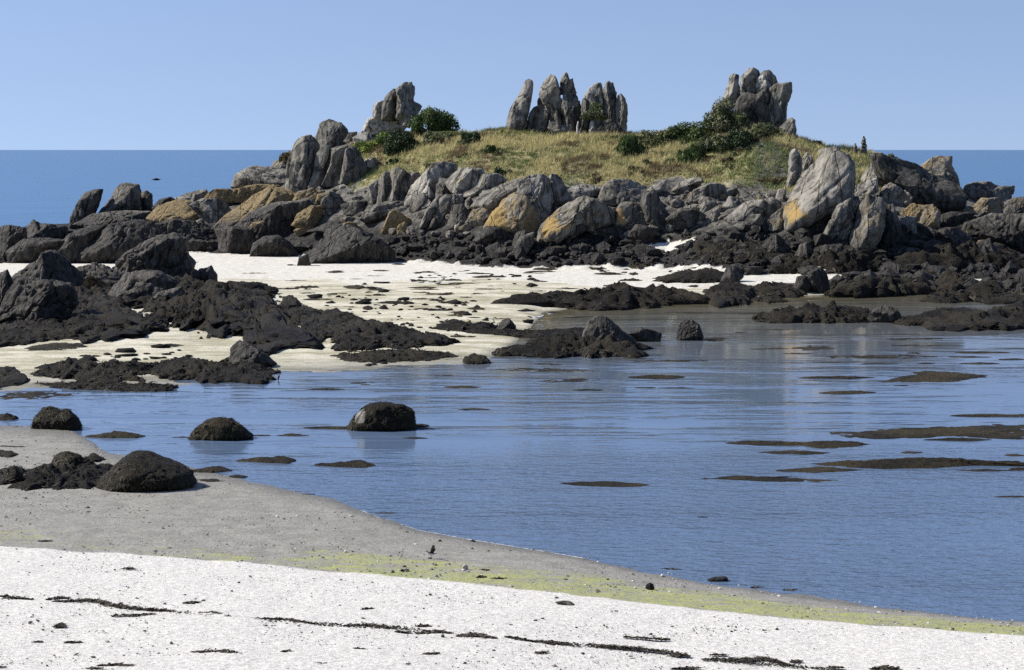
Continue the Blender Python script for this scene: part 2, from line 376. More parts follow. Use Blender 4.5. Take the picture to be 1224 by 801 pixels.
# ------------------------------------------------------------------ solid from an outline
def radial(poly):
    """radius of an outline as seen from its middle, for 160 directions, in units of its half box"""
    p = np.array(poly, float); lo, hi = p.min(0), p.max(0)
    c = (lo + hi) / 2; s = np.maximum((hi - lo) / 2, 1e-3); a = (p - c) / s
    # area centroid keeps the outline star-shaped from inside
    x, y = a[:, 0], a[:, 1]; x1, y1 = np.roll(x, -1), np.roll(y, -1); k = x * y1 - x1 * y; A = k.sum() / 2
    g = np.array([((x + x1) * k).sum(), ((y + y1) * k).sum()]) / (6 * A) if abs(A) > 1e-3 else np.zeros(2)
    a = a - g; th = np.linspace(-math.pi, math.pi, 160, endpoint=False); Rr = np.zeros(160)
    for q in range(len(a)):
        A0, B0 = a[q], a[(q + 1) % len(a)]; e = B0 - A0
        dx, dy = np.cos(th), np.sin(th); den = dx * e[1] - dy * e[0]
        with np.errstate(all='ignore'):
            t = (A0[0] * e[1] - A0[1] * e[0]) / den; v = (A0[0] * dy - A0[1] * dx) / den
        ok = (t > 0) & (v >= -1e-6) & (v <= 1 + 1e-6) & np.isfinite(t); Rr = np.where(ok, np.maximum(Rr, t), Rr)
    Rr = np.maximum(Rr, .12); k = np.array([.2, .6, .2]); R3 = np.concatenate([Rr[-1:], Rr, Rr[:1]])
    return c + g * s, s, np.convolve(R3, k, 'valid')
def rad_at(Rr, th):
    return np.interp(th, np.linspace(-math.pi, math.pi, 161), np.concatenate([Rr, Rr[:1]]))

def rock_solid(poly_px, y, depth, seed, sub_=4, p=2.6, cuts=4, rough=1., grow=1.):
    """poly_px: outline in the photograph; y: distance; depth: half thickness. Returns world verts, faces."""
    W = at_y(np.array(poly_px)[:, 0], np.array(poly_px)[:, 1], y)
    c, s, Rr = radial(W[:, [0, 2]])
    s = s * grow; V, Fc = ico(sub_); a, b, cz = V[:, 0], V[:, 1], V[:, 2]
    rho = np.hypot(a, cz); th = np.arctan2(cz, a)
    k = (rho ** p + np.abs(b) ** p) ** (-1 / p)
    rr, bb = rho * k, b * k
    rg = np.random.default_rng(seed)
    N = np.stack([rr * np.cos(th), bb, rr * np.sin(th)], -1)
    for _ in range(cuts):                                  # joint faces
        n = np.array([rg.uniform(-1, 1), rg.choice([-1, -1, 1]) * rg.uniform(.55, 1.1), rg.uniform(-.45, .9)]); n /= np.linalg.norm(n)
        off = rg.uniform(.48, .8); d = N @ n - off; N = N - np.where(d > 0, d * .9, 0)[:, None] * n
    rho = np.hypot(N[:, 0], N[:, 2]); R_ = rad_at(Rr, th)
    X = np.stack([c[0] + N[:, 0] * R_ * s[0], y + N[:, 1] * depth, c[1] + N[:, 2] * R_ * s[1]], -1)
    sz = math.sqrt(s[0] * s[1]); dirn = N / np.maximum(np.linalg.norm(N, axis=1), .2)[:, None]
    q = X / sz + rg.uniform(-40, 40, 3)
    tilt = rg.uniform(.35, .75)                            # joints lean the same way all over the islet
    A = np.stack([q[:, 0] * math.cos(tilt) + q[:, 2] * -math.sin(tilt), q[:, 1] * .8, (q[:, 0] * math.sin(tilt) + q[:, 2] * math.cos(tilt)) * .35], -1)
    d = .085 * fbm(q * 1.3, 4) - .09 * np.clip(1 - np.abs(fbm(A * 1.9 + 9, 3)) * 7., 0, 1) ** 2 - .045 * np.clip(1 - np.abs(fbm(A * 4.3 + 3, 2)) * 5., 0, 1) ** 2 + .035 * fbm(A * 4.2, 4) + .018 * fbm(q * 8, 3)
    X = X + dirn * (d * rough * sz)[:, None]
    return X, Fc, W
# ------------------------------------------------------------------ what stands where (outlines measured on enlargements of the photograph)
# region | name | options | look | outline
ROCKS = '''
A|rock_shelf|b h t=.8|low black rock shelf running out into the blue sea|0,368 50,358 110,375 120,420 100,470 50,512 0,522
A|rock_shelf|b t=.8|jagged black shelf rock with one upright spur|100,375 120,345 145,328 165,345 170,362 200,352 240,352 300,362 310,400 240,445 150,455 100,432
A|rock_shelf|b t=.8|flat black ledge at the back of the white sand|45,478 120,425 220,420 300,430 260,485 200,512 60,535
A|leaning_rock|t=.45 z=2.2 k=.45 p=3|dark leaning blade of rock standing against the blue sea|335,355 340,320 352,295 385,235 405,208 440,200 472,193 466,230 447,290 440,320 400,350 370,365
A|peak_rock|t=.62 z=3.2|tall brown topped dark rock beside the leaning blade|455,320 485,270 515,235 545,190 575,168 640,172 655,200 655,260 645,310 560,335 470,335
A|rock|t=.5 z=3|square dark rock beside the tall brown topped rock|645,215 690,195 715,215 722,270 710,305 655,308
A|rock_shelf|t=.75 z=3|flat grey brown ledge below the leaning blade|370,345 450,300 560,290 700,290 718,320 690,350 560,360 430,360
A|dome_rock|b t=.6|broad smooth black dome behind the white sand strip|385,515 410,450 470,400 530,360 620,340 690,350 730,385 757,430 740,485 560,520 430,535
A|sloping_rock|b|streaked black rock sloping up to the smooth black dome|240,485 330,400 420,365 490,365 440,425 400,505 330,535 260,530
A|rock|t=.45 z=4|small dark rock beside the ochre dome|722,270 755,235 800,222 828,240 800,285 740,305
A|ochre_rock|o=1.3 z=1.9|ochre lichen covered domed rock near the sea edge|712,318 760,265 830,240 880,240 930,285 965,320 1000,355 930,352 840,338 740,340
A|rock|t=1. z=1.5 o=.2|pale grey rock behind the ochre dome|832,220 870,195 965,190 977,215 965,250 900,260 850,245
A|rock|t=.85 z=1.5 o=.3|rounded grey rock wedged beside the ochre dome|903,260 960,235 1050,235 1085,290 1035,345 990,355 950,315
A|rock|b|low black rock under the ochre dome|728,405 760,350 830,330 930,340 1010,365 1040,400 970,435 860,445 770,435
A|rock|b|thin black ledge lying on the back of the white sand|855,448 920,425 1010,430 1045,460 960,478 880,468
C|flat_slab|t=.95 z=1 k=.8 p=3.5 c=2|big flat topped grey slab at the seaward end of the islet|402,130 420,75 480,45 560,40 645,55 655,115 620,150 520,140 430,140
C|ochre_ledge|o=1.3 z=1|flat ochre ledge under the flat topped slab|275,185 310,145 400,140 500,125 590,130 600,170 520,210 420,200 340,205
C|tilted_slab|o=.8 z=3.0 c=3 p=3|long tilted slab with an ochre top edge|310,325 370,265 470,190 560,140 640,160 690,200 610,270 480,325 400,340
C|tilted_slab|z=4.1 p=3|long black tilted slab below the ochre edged one|390,345 470,262 600,215 720,205 765,235 710,300 640,360 560,390 440,360
C|rock|b|blocky dark grey rock behind the white sand|305,335 400,325 475,335 485,410 440,450 330,430
C|rock|o=.8 z=2.2|round black rock with an ochre cap|455,340 490,305 530,298 578,325 590,380 540,400 470,390
C|dome_rock|b|smooth black dome sitting on the white sand|480,462 500,400 540,375 600,368 640,390 695,455 600,466 500,466
C|rock|o=1.3 z=1.5|ochre sided wedge rock in the middle of the slabs|675,310 700,262 760,225 808,230 795,300 740,350 700,320
C|rock|o=.75 z=1 t=1.1|flat pale pinkish rock ringed with ochre|680,195 700,160 760,142 812,152 835,190 795,232 720,225
C|round_rock|t=.55 z=2|round dark boulder below the three upright slabs|800,250 815,195 850,163 890,172 915,220 895,270 840,272
C|black_rock|b k=.6|largest black boulder standing on the white sand|735,485 790,400 850,340 900,318 960,328 1000,355 1060,385 1115,430 1125,485 1000,492 870,498 780,498
C|rock|b|small black rock touching the largest black boulder|692,510 703,465 740,450 755,508
C|rock|b|low black ledge behind the largest black boulder|755,340 850,300 930,288 1005,310 965,345 860,352
C|rock|t=.5 z=3|dark rock between the round boulder and the long ledge|905,220 960,198 1022,203 1035,245 980,270 920,260
C|rock_ledge|t=.7 z=3.0|long dark grey ledge with a pale rim|1000,280 1040,225 1130,203 1224,205 1260,240 1224,262 1100,275 1030,300
C|rock|o=.9 z=1.5|pointed ochre rock under the long dark ledge|1098,345 1130,260 1150,243 1224,285 1245,345 1130,352
B|rock_pillar|t=.9 z=1|tall grey stack of blocks beside the three upright slabs|330,600 328,500 345,440 360,370 395,342 440,342 472,378 485,440 465,510 430,535 420,610 370,615
B|round_rock|t=.75 z=1 p=2.2|round headed grey boulder on top of the stacked blocks|455,395 475,320 490,275 530,256 577,268 612,318 615,365 560,385 490,410
B|upright_slab|t=.95 z=1 p=3 r=.7|first upright grey slab with a pointed top|432,570 460,480 470,420 500,383 527,393 530,440 512,500 525,555 480,580
B|upright_slab|t=.8 z=1 p=3 r=.7|second upright slab with greenery growing on its top|500,550 535,470 545,400 612,383 603,440 588,500 595,550 550,560
B|upright_slab|t=.7 z=1 p=3 r=.7|third and darkest of the upright slabs|585,550 595,480 610,398 652,383 682,430 698,480 675,530 630,555
B|rock|t=.8 z=1|small slanting rock on the seaward shoulder of the islet|250,480 270,445 300,438 330,398 355,430 335,490 270,490
B|white_boulder|t=1.35 pale=.6 z=0|pale white boulder under the dark twin pinnacle|688,305 720,250 770,236 840,243 880,280 850,315 770,330 700,335
B|rock|t=1.25 pale=.4 z=0|pale rock at the foot of the white boulder|645,335 680,308 742,318 745,360 690,375 652,362
B|pinnacle|t=1.25 z=0 r=.9 p=3 c=2 g=1.06 pale=.5|square white flanked block low on the twin pinnacle|736,252 733,190 752,165 790,158 806,190 806,250
B|pinnacle|t=.55 z=0 r=.9 p=2.6 c=3 g=1.05|dark sloping middle block of the twin pinnacle|776,252 778,180 800,135 832,104 850,118 868,190 870,255
B|pinnacle|t=.9 z=0 p=2.6 c=3 r=.9 g=1.02 r=1.4|tall tower of the twin pinnacle|840,245 850,160 843,110 880,73 915,70 928,100 928,160 965,185 945,225 900,265
B|round_rock|t=1. z=0 p=2.2|round stone tucked under the tall tower|878,275 885,225 910,205 942,215 935,265 905,285
B|rock|t=.5 z=0|small dark rock on the skyline between pinnacle and round headed boulder|598,350 620,312 657,308 655,352 625,365
B|rock|t=1.1 z=0|pale boulder lying in the dry grass near the slabs|698,475 700,440 740,428 768,450 752,480
D|upright_slab|t=.95 z=1|slanting fluted slab at the start of the front wall|0,275 0,215 45,188 44,240 34,310 0,310
D|upright_slab|t=.75 z=1 p=3|narrow fluted slab with a dark groove|42,290 58,190 75,148 106,153 104,230 84,300
D|upright_slab|t=.75 z=1 p=3 lx=112 ly=140 lr=22|fluted slab with a bright orange lichen spot on top|82,295 108,220 108,143 140,130 177,148 173,200 182,285 130,298
D|rock|t=.8 z=1|short grey rock between the fluted slabs and the big pale boulder|166,190 180,143 230,148 247,170 203,240 180,245
D|boulder|t=1.25 z=1 p=2.4|big pale rounded boulder at the edge of the dry grass|175,290 215,205 260,158 310,113 360,108 412,113 410,155 338,175 318,290 250,288
D|rock|t=.6 z=1|grey half dome leaning on the big pale boulder|306,290 320,200 340,173 382,188 400,245 350,290
D|rock|t=1.15 z=1 lx=435 ly=190 lr=26|pale cracked rock with a yellow stripe|372,190 410,150 445,128 522,133 548,165 523,210 450,255 408,250
D|rock|t=1. z=1|jumble of creased grey rock below the dry grass|445,260 500,200 540,158 602,153 645,180 602,245 520,258
D|rock|t=.9 z=1|low creased grey slab beside the pale domed boulder|495,300 540,245 620,208 700,178 735,190 693,245 640,280 600,318 530,330
D|boulder|t=1.15 z=1 c=5|large pale domed boulder with a dark shaded hollow|698,265 718,190 758,168 822,158 853,180 865,280 838,370 790,385 758,305
D|boulder|t=.9 z=1|grey boulder joined to the shaded side of the domed boulder|838,200 870,158 912,173 934,220 925,290 870,310 853,270
D|boulder|o=.55 t=1.05 z=1.4 p=2.3 lx=600 ly=360 lr=60|egg shaped boulder with an ochre flank|562,400 600,328 640,278 692,250 742,268 784,330 820,405 800,450 720,432 650,422
D|rock_ledge|t=.6 z=2.6|low dark ledge under the fluted slabs|0,350 40,300 130,283 200,288 205,345 100,335 40,370
D|rock|t=.6 z=2|blocky banded rock under the big pale boulder|195,310 230,258 260,243 278,270 274,320 210,340
D|tilted_slab|t=.85 z=2.2|steep grey slab leaning over the black shore|246,412 280,318 330,258 390,243 413,258 355,325 300,362
D|rock|t=.5 z=3|square faced dark rock under the creased slabs|286,410 330,318 380,288 392,410
D|rock|t=.5 z=3|square faced black rock next to its dark neighbour|376,412 400,308 440,298 473,330 480,415
D|rock|t=.95 z=1|grey rock stepping down from the cracked rock|345,332 400,253 442,253 450,305 400,340
D|rock|t=.85 z=1|narrow grey wedge between creased slabs|445,330 460,278 482,263 504,300 480,340
D|rock|o=.6 z=1.7|low ochre tinged rock beside the egg shaped boulder|465,380 500,318 560,308 613,340 575,392 500,395
D|tilted_slab|o=.3 t=.75 z=1.7 p=2.5 c=5 lx=860 ly=370 lr=60|long humped slab with an ochre shoulder|810,490 828,400 868,343 930,303 1010,268 1082,288 1144,330 1168,385 1090,420 1000,410 930,450 880,490
D|rock|t=1.2 o=.15 z=1|flat pale rock between the two big boulders|922,272 935,220 1020,203 1112,213 1120,255 1040,275 960,300
D|rock|b|black rock on the shingle below the humped slab|885,485 930,410 1000,378 1035,410 955,462 920,492
D|fallen_slab|t=.6 z=.4 p=4 c=1 r=.5|smooth grey fallen slab propped among black rocks|685,520 718,450 780,430 774,480 738,540
D|rock|b|black rock behind the fallen grey slab|675,500 700,430 742,418 735,460 690,510
D|rock|b|black rock in front of the egg shaped boulder|505,465 560,403 620,408 685,450 640,495 560,500
D|rock|b|black upright stone at the sand edge before the egg shaped boulder|595,562 618,500 652,498 655,560
F|boulder|t=.75 z=1|smooth hump backed grey boulder|-15,275 20,205 60,183 130,183 177,208 200,250 170,300 100,300 50,295
F|boulder|t=.45 z=1 p=2.8|dark smooth boulder with a shaded face|186,300 205,248 260,253 297,300 320,360 305,410 250,420 208,370
F|rock|t=.5 z=1.4 lx=85 ly=340 lr=35|dark block with a narrow ochre edge|55,395 88,298 130,288 192,298 225,385 170,410 100,415
F|rock|t=.6 z=2.4|broken dark rock under the hump backed boulder|-5,400 28,308 62,318 74,395
F|rock|b|triangular black rock below the dark block|120,450 160,393 210,398 255,430 222,480 150,485
F|rock|b|flat black rock at the sand edge below the humped slab|-10,410 80,398 115,430 60,452 -10,452
F|rock|t=1.1 z=0|mossy pale rock at the edge of the heath|210,232 260,183 302,183 294,230 240,252
F|rock|t=1. z=0|pale creased rock under the dry grass|335,225 380,178 450,168 472,188 424,228 370,248
F|rock|t=.7 z=0|dark hollowed rock in the pale rubble slope|405,280 440,228 500,198 562,203 584,250 520,295 450,295
F|rock|t=1.1 z=0|small pale block at the foot of the dry grass|572,260 580,223 632,218 644,248 600,270
F|rock|t=1. z=0|pale block under the small grass overhang|566,308 600,258 652,268 658,305 610,320
F|rock|t=.65 z=0|long dark rimmed rock under the grass overhang|630,275 660,233 732,233 764,262 720,290 660,295
F|rock|t=1.1 z=0|small square pale stone near the huge boulder|762,272 780,238 817,243 818,270 780,285
F|rock|t=1.15 z=0|upright pale stone touching the huge boulder|816,280 830,228 864,223 864,280 835,300
F|rock|t=.95 z=0|grey rock sloping away from the huge boulder|740,340 760,278 800,263 838,288 830,350 780,362
F|rock|t=.95 z=0|broad pale rubble slab in the middle of the slope|585,360 680,288 750,278 765,312 702,380 620,395
F|rock|t=.75 z=0 o=.1|small grey stone in the rubble slope|296,278 320,253 362,268 344,310
F|rock|t=1. z=0 o=.2|little pale stone above the dark hollow|436,320 480,283 512,288 504,338 460,343
F|rock|o=.5 z=0|little ochre stone in the rubble slope|496,338 540,303 592,308 572,343
F|rock|t=.45 z=3|shaded dark rock at the bottom of the rubble slope|305,362 370,318 430,318 484,350 445,412 340,412
F|rock|t=.6 z=2|dark split rock under the pale rubble slab|665,390 700,348 742,343 764,390 720,430
F|rock|o=.45 z=.8|ochre stained grey rock at the foot of the huge boulder|775,400 800,348 850,318 885,360 868,430 800,420
F|boulder|t=.98 o=.2 z=1 p=2.7 c=4 r=.5 k=.6 g=1.08 lx=900 ly=320 lr=60|huge pale boulder with a bright orange lichen patch|852,415 858,330 873,250 900,198 960,128 1010,73 1040,38 1080,28 1112,48 1152,68 1177,120 1172,200 1155,310 1065,350 985,395 900,432
F|blade_rock|t=1. z=0 p=3|thin upright blade of rock behind the huge boulder|862,225 883,160 888,58 905,40 932,70 944,130 920,200
F|blade_rock|t=1.1 o=.4 z=0 p=3|shorter ochre tipped blade beside the thin upright one|932,145 945,80 965,53 987,73 990,105 955,160
F|rock|b t=1.2|small rounded black rock under the huge boulder|980,410 1010,368 1042,368 1038,402 1000,420
H|cap_rock|t=1.3 z=0|pale cap stone on the skyline behind the huge boulder|245,105 262,78 290,66 330,68 345,90 300,112
H|tilted_slab|t=.85 z=1.9 p=3|ribbed grey slab leaning beside the huge boulder|264,512 300,428 340,348 400,318 434,340 418,410 375,492 310,522
H|rock|t=1.1 z=0|rounded pale stone on top of the ribbed slab|382,340 400,298 440,298 449,342 410,358
H|tilted_slab|o=.4 t=.75 z=2.0 p=3 c=5|tall dark slab with an ochre top and pale edge|405,552 423,440 458,350 490,303 552,318 565,355 550,450 510,532 440,572
H|rock|t=.5 z=3.4|black wedge streaked with white beside the tall dark slab|535,512 553,400 568,348 600,343 624,400 646,490 600,542 550,542
H|outcrop|t=1.25 z=0|pale crumbling outcrop below the grass gully|460,215 500,148 520,98 553,98 560,185 575,215 520,252 468,242
H|flat_slab|t=1.3 o=.15 z=0|flat pale slabs stepping out of the grass gully|402,272 450,233 522,213 530,268 480,310 440,310
H|rock_wall|t=.34 z=1.5 p=4 c=2 k=.4 r=.6|massive dark rock wall sloping down towards the sea|528,115 560,105 600,125 650,135 720,160 800,200 885,240 925,295 905,340 800,352 680,322 600,240 555,200
H|rock|o=.3 t=1.1 z=0|pale ochre block at the foot of the dark wall|530,310 560,258 595,233 644,268 604,318 560,330
H|rock|o=.5 t=1. z=0|second ochre block at the foot of the dark wall|584,335 620,283 660,273 694,300 675,340 620,350
H|boulder|o=1.5 z=0 p=2.2|smooth bright ochre boulder|625,395 648,343 700,330 755,343 748,400 700,415 650,412
H|boulder|o=.6 t=1.1 z=1. p=2.2|rounded pinkish ochre boulder beside the bright ochre one|700,410 740,348 790,338 819,370 815,440 760,450 720,440
H|rock|t=.9 z=1.8|dark grey rock under the bright ochre boulder|634,450 650,400 712,398 715,480 660,482
H|horn_rock|o=.45 t=1. z=0 p=2.8|pale rock with a dark pointed horn against the sea|740,160 790,123 850,113 893,108 890,150 908,245 875,248 810,222 755,190
H|boat_rock|t=.8 z=0 o=.15 p=2.4|boat shaped ledge with a raised prow above the sea|928,300 960,248 1000,233 1060,233 1100,248 1180,242 1165,285 1124,335 1060,322 1000,322
H|rock|o=.45 t=.6 z=1|low dark rock with an ochre back below the boat shaped ledge|975,360 1030,308 1090,308 1119,330 1115,380 1040,385 990,385
H|rock|o=.4 z=1|flat brown rock below the dark wall|895,368 940,343 990,348 1004,380 920,385
H|rock|o=.2 t=.55 z=1|dark ledge at the far seaward tip|1115,390 1130,328 1180,308 1250,298 1250,392 1150,402
H|rock|b t=.7|black rock at the low end of the dark wall|812,440 830,388 880,373 985,378 945,450 860,455
H|slab|t=.55 z=3.6 p=2.6 c=2|big smooth dark grey slab near the seaward tip|940,482 970,428 1080,388 1150,393 1250,388 1250,480 1205,560 1100,535 1000,515
H|rock|b|black rock below the smooth dark grey slab|784,532 830,458 900,448 965,480 964,540 870,562
H|rock|b|long black rock on the shore below the ochre boulders|584,582 650,538 720,543 755,580 660,602
H|rock|b t=1.3|greyish black rock below the huge boulder|145,582 168,528 200,513 234,550 214,602
H|rock|b|squat black rock below the ribbed slab|220,572 290,528 362,523 375,570 280,592
H|rock|b|narrow black rock below the tall dark slab|375,632 388,560 420,548 436,632
H|rock|b|black rock in front of the orange patched huge boulder|-5,532 50,478 102,498 110,572 40,592
H|rock|b t=1.2|small black rock between huge boulder and ribbed slab|205,452 240,408 277,408 284,460 230,472
H|rock|b|black block on the shore under the big smooth slab|984,532 1060,498 1104,560 1055,612 990,582
I|peak_rock|b k=.7 g=1.3 r=1.45|pointed black rock peak on the near sand|50,258 110,190 180,148 215,108 245,108 290,148 344,205 340,270 250,285 130,265
I|rock|b k=.6 g=1.3 r=1.45|large rounded black rock below the pointed peak|8,398 60,288 120,243 220,238 300,268 326,330 285,402 200,432 90,427
I|dome_rock|b t=1.2 k=.6 g=1.3 r=1.45|smooth dark hump between the pointed peak and the notched rock|340,225 380,173 430,153 500,148 552,170 566,228 500,262 420,252
I|rock|b g=1.3 r=1.45|black rock beyond the pointed peak|-10,210 30,193 52,230 44,340 -10,372
I|notched_rock|b k=.6 c=5 t=1.1 g=1.3 r=1.45|big black rock with a notched crest and steep end|540,200 600,128 680,68 740,43 800,30 848,48 854,100 876,140 846,215 780,245 720,225 640,205 580,235
I|rock|b g=1.3 r=1.45|small black fang beside the notched rock|855,195 890,133 932,180 926,222 870,222
I|rock|b g=1.3 r=1.45|low black rock with a tiny raised finger|910,212 950,173 980,168 990,158 1010,195 1010,247 940,237
I|rock|b t=1.1 g=1.3 r=1.45|lumpy black rock below the notched crest|534,292 600,200 680,198 740,188 806,230 768,302 680,322 600,332
I|rock|b t=2 g=1.3 r=1.45|greyer flat rock among the black weed|714,322 760,278 840,258 856,302 790,342
J|rock|b|pointed black rock at the water side of the near sand|-12,590 -8,505 25,470 60,475 120,508 190,570 120,590 30,592
K|boulder|b t=.6 p=2.2 r=.6|round black boulder standing alone in the lagoon|866,408 870,355 890,328 920,324 950,344 964,388 950,408
K|rock|b t=1.3|ridged dark rock crowning the weedy knoll in the lagoon|484,392 500,330 530,310 570,313 602,340 630,370 664,390 694,430 650,448 560,443 496,422
K|rock|b|little black rock on the tongue of weed before the lagoon|116,362 140,323 165,316 192,345 194,370 140,372
K|rock|b|low rock just behind the weedy knoll|655,375 720,353 792,378 784,408 700,412
L|rock|b|upright black rock by the white sand pocket|270,212 288,145 320,138 338,180 324,212
L|rock|b|square black rock beside the white sand pocket|326,190 335,123 370,113 407,130 415,195 370,215
L|rock|b|rounded black rock at the end of the white sand pocket|405,200 430,153 470,143 494,180 452,205
L|rock|b t=.9|black hump on the far weed ridge|574,330 600,283 650,260 692,278 722,325 650,335
K|rock|b|black tooth of rock at the end of the weedy reef|1045,160 1070,108 1110,98 1134,140 1100,168
'''  # rock_wall: shade on its sheer face is painted in as a low tone
WEEDROCKS = '''
M|seaweed_rock|c=2|flat topped rock shaggy with brown weed at the lagoon edge|128,186 150,120 180,95 205,90 240,105 275,103 310,133 330,178 260,190
M|seaweed_rock||cone shaped weed covered rock standing alone in the lagoon|765,222 800,180 840,145 890,132 940,144 990,180 1030,210 990,222 860,230
M|seaweed_rock|k=.9|broad brown weed covered mound on the grey flat|368,428 440,360 490,310 530,281 580,279 640,304 720,330 770,354 803,395 760,412 650,436 500,432
M|seaweed_rock||small weed lump behind the broad mound|206,328 230,285 270,276 320,289 364,332 340,352 240,352
N|seaweed_rock|bare bx=305 by=195 br=26 c=2|large weed covered boulder with one bare pale flank in the lagoon|248,250 280,205 310,168 350,149 420,144 480,154 522,175 535,248 440,260 320,260
M|seaweed_rock||low round weed rock at the edge of the weed bed|-5,405 18,350 60,334 87,375 72,402
'''
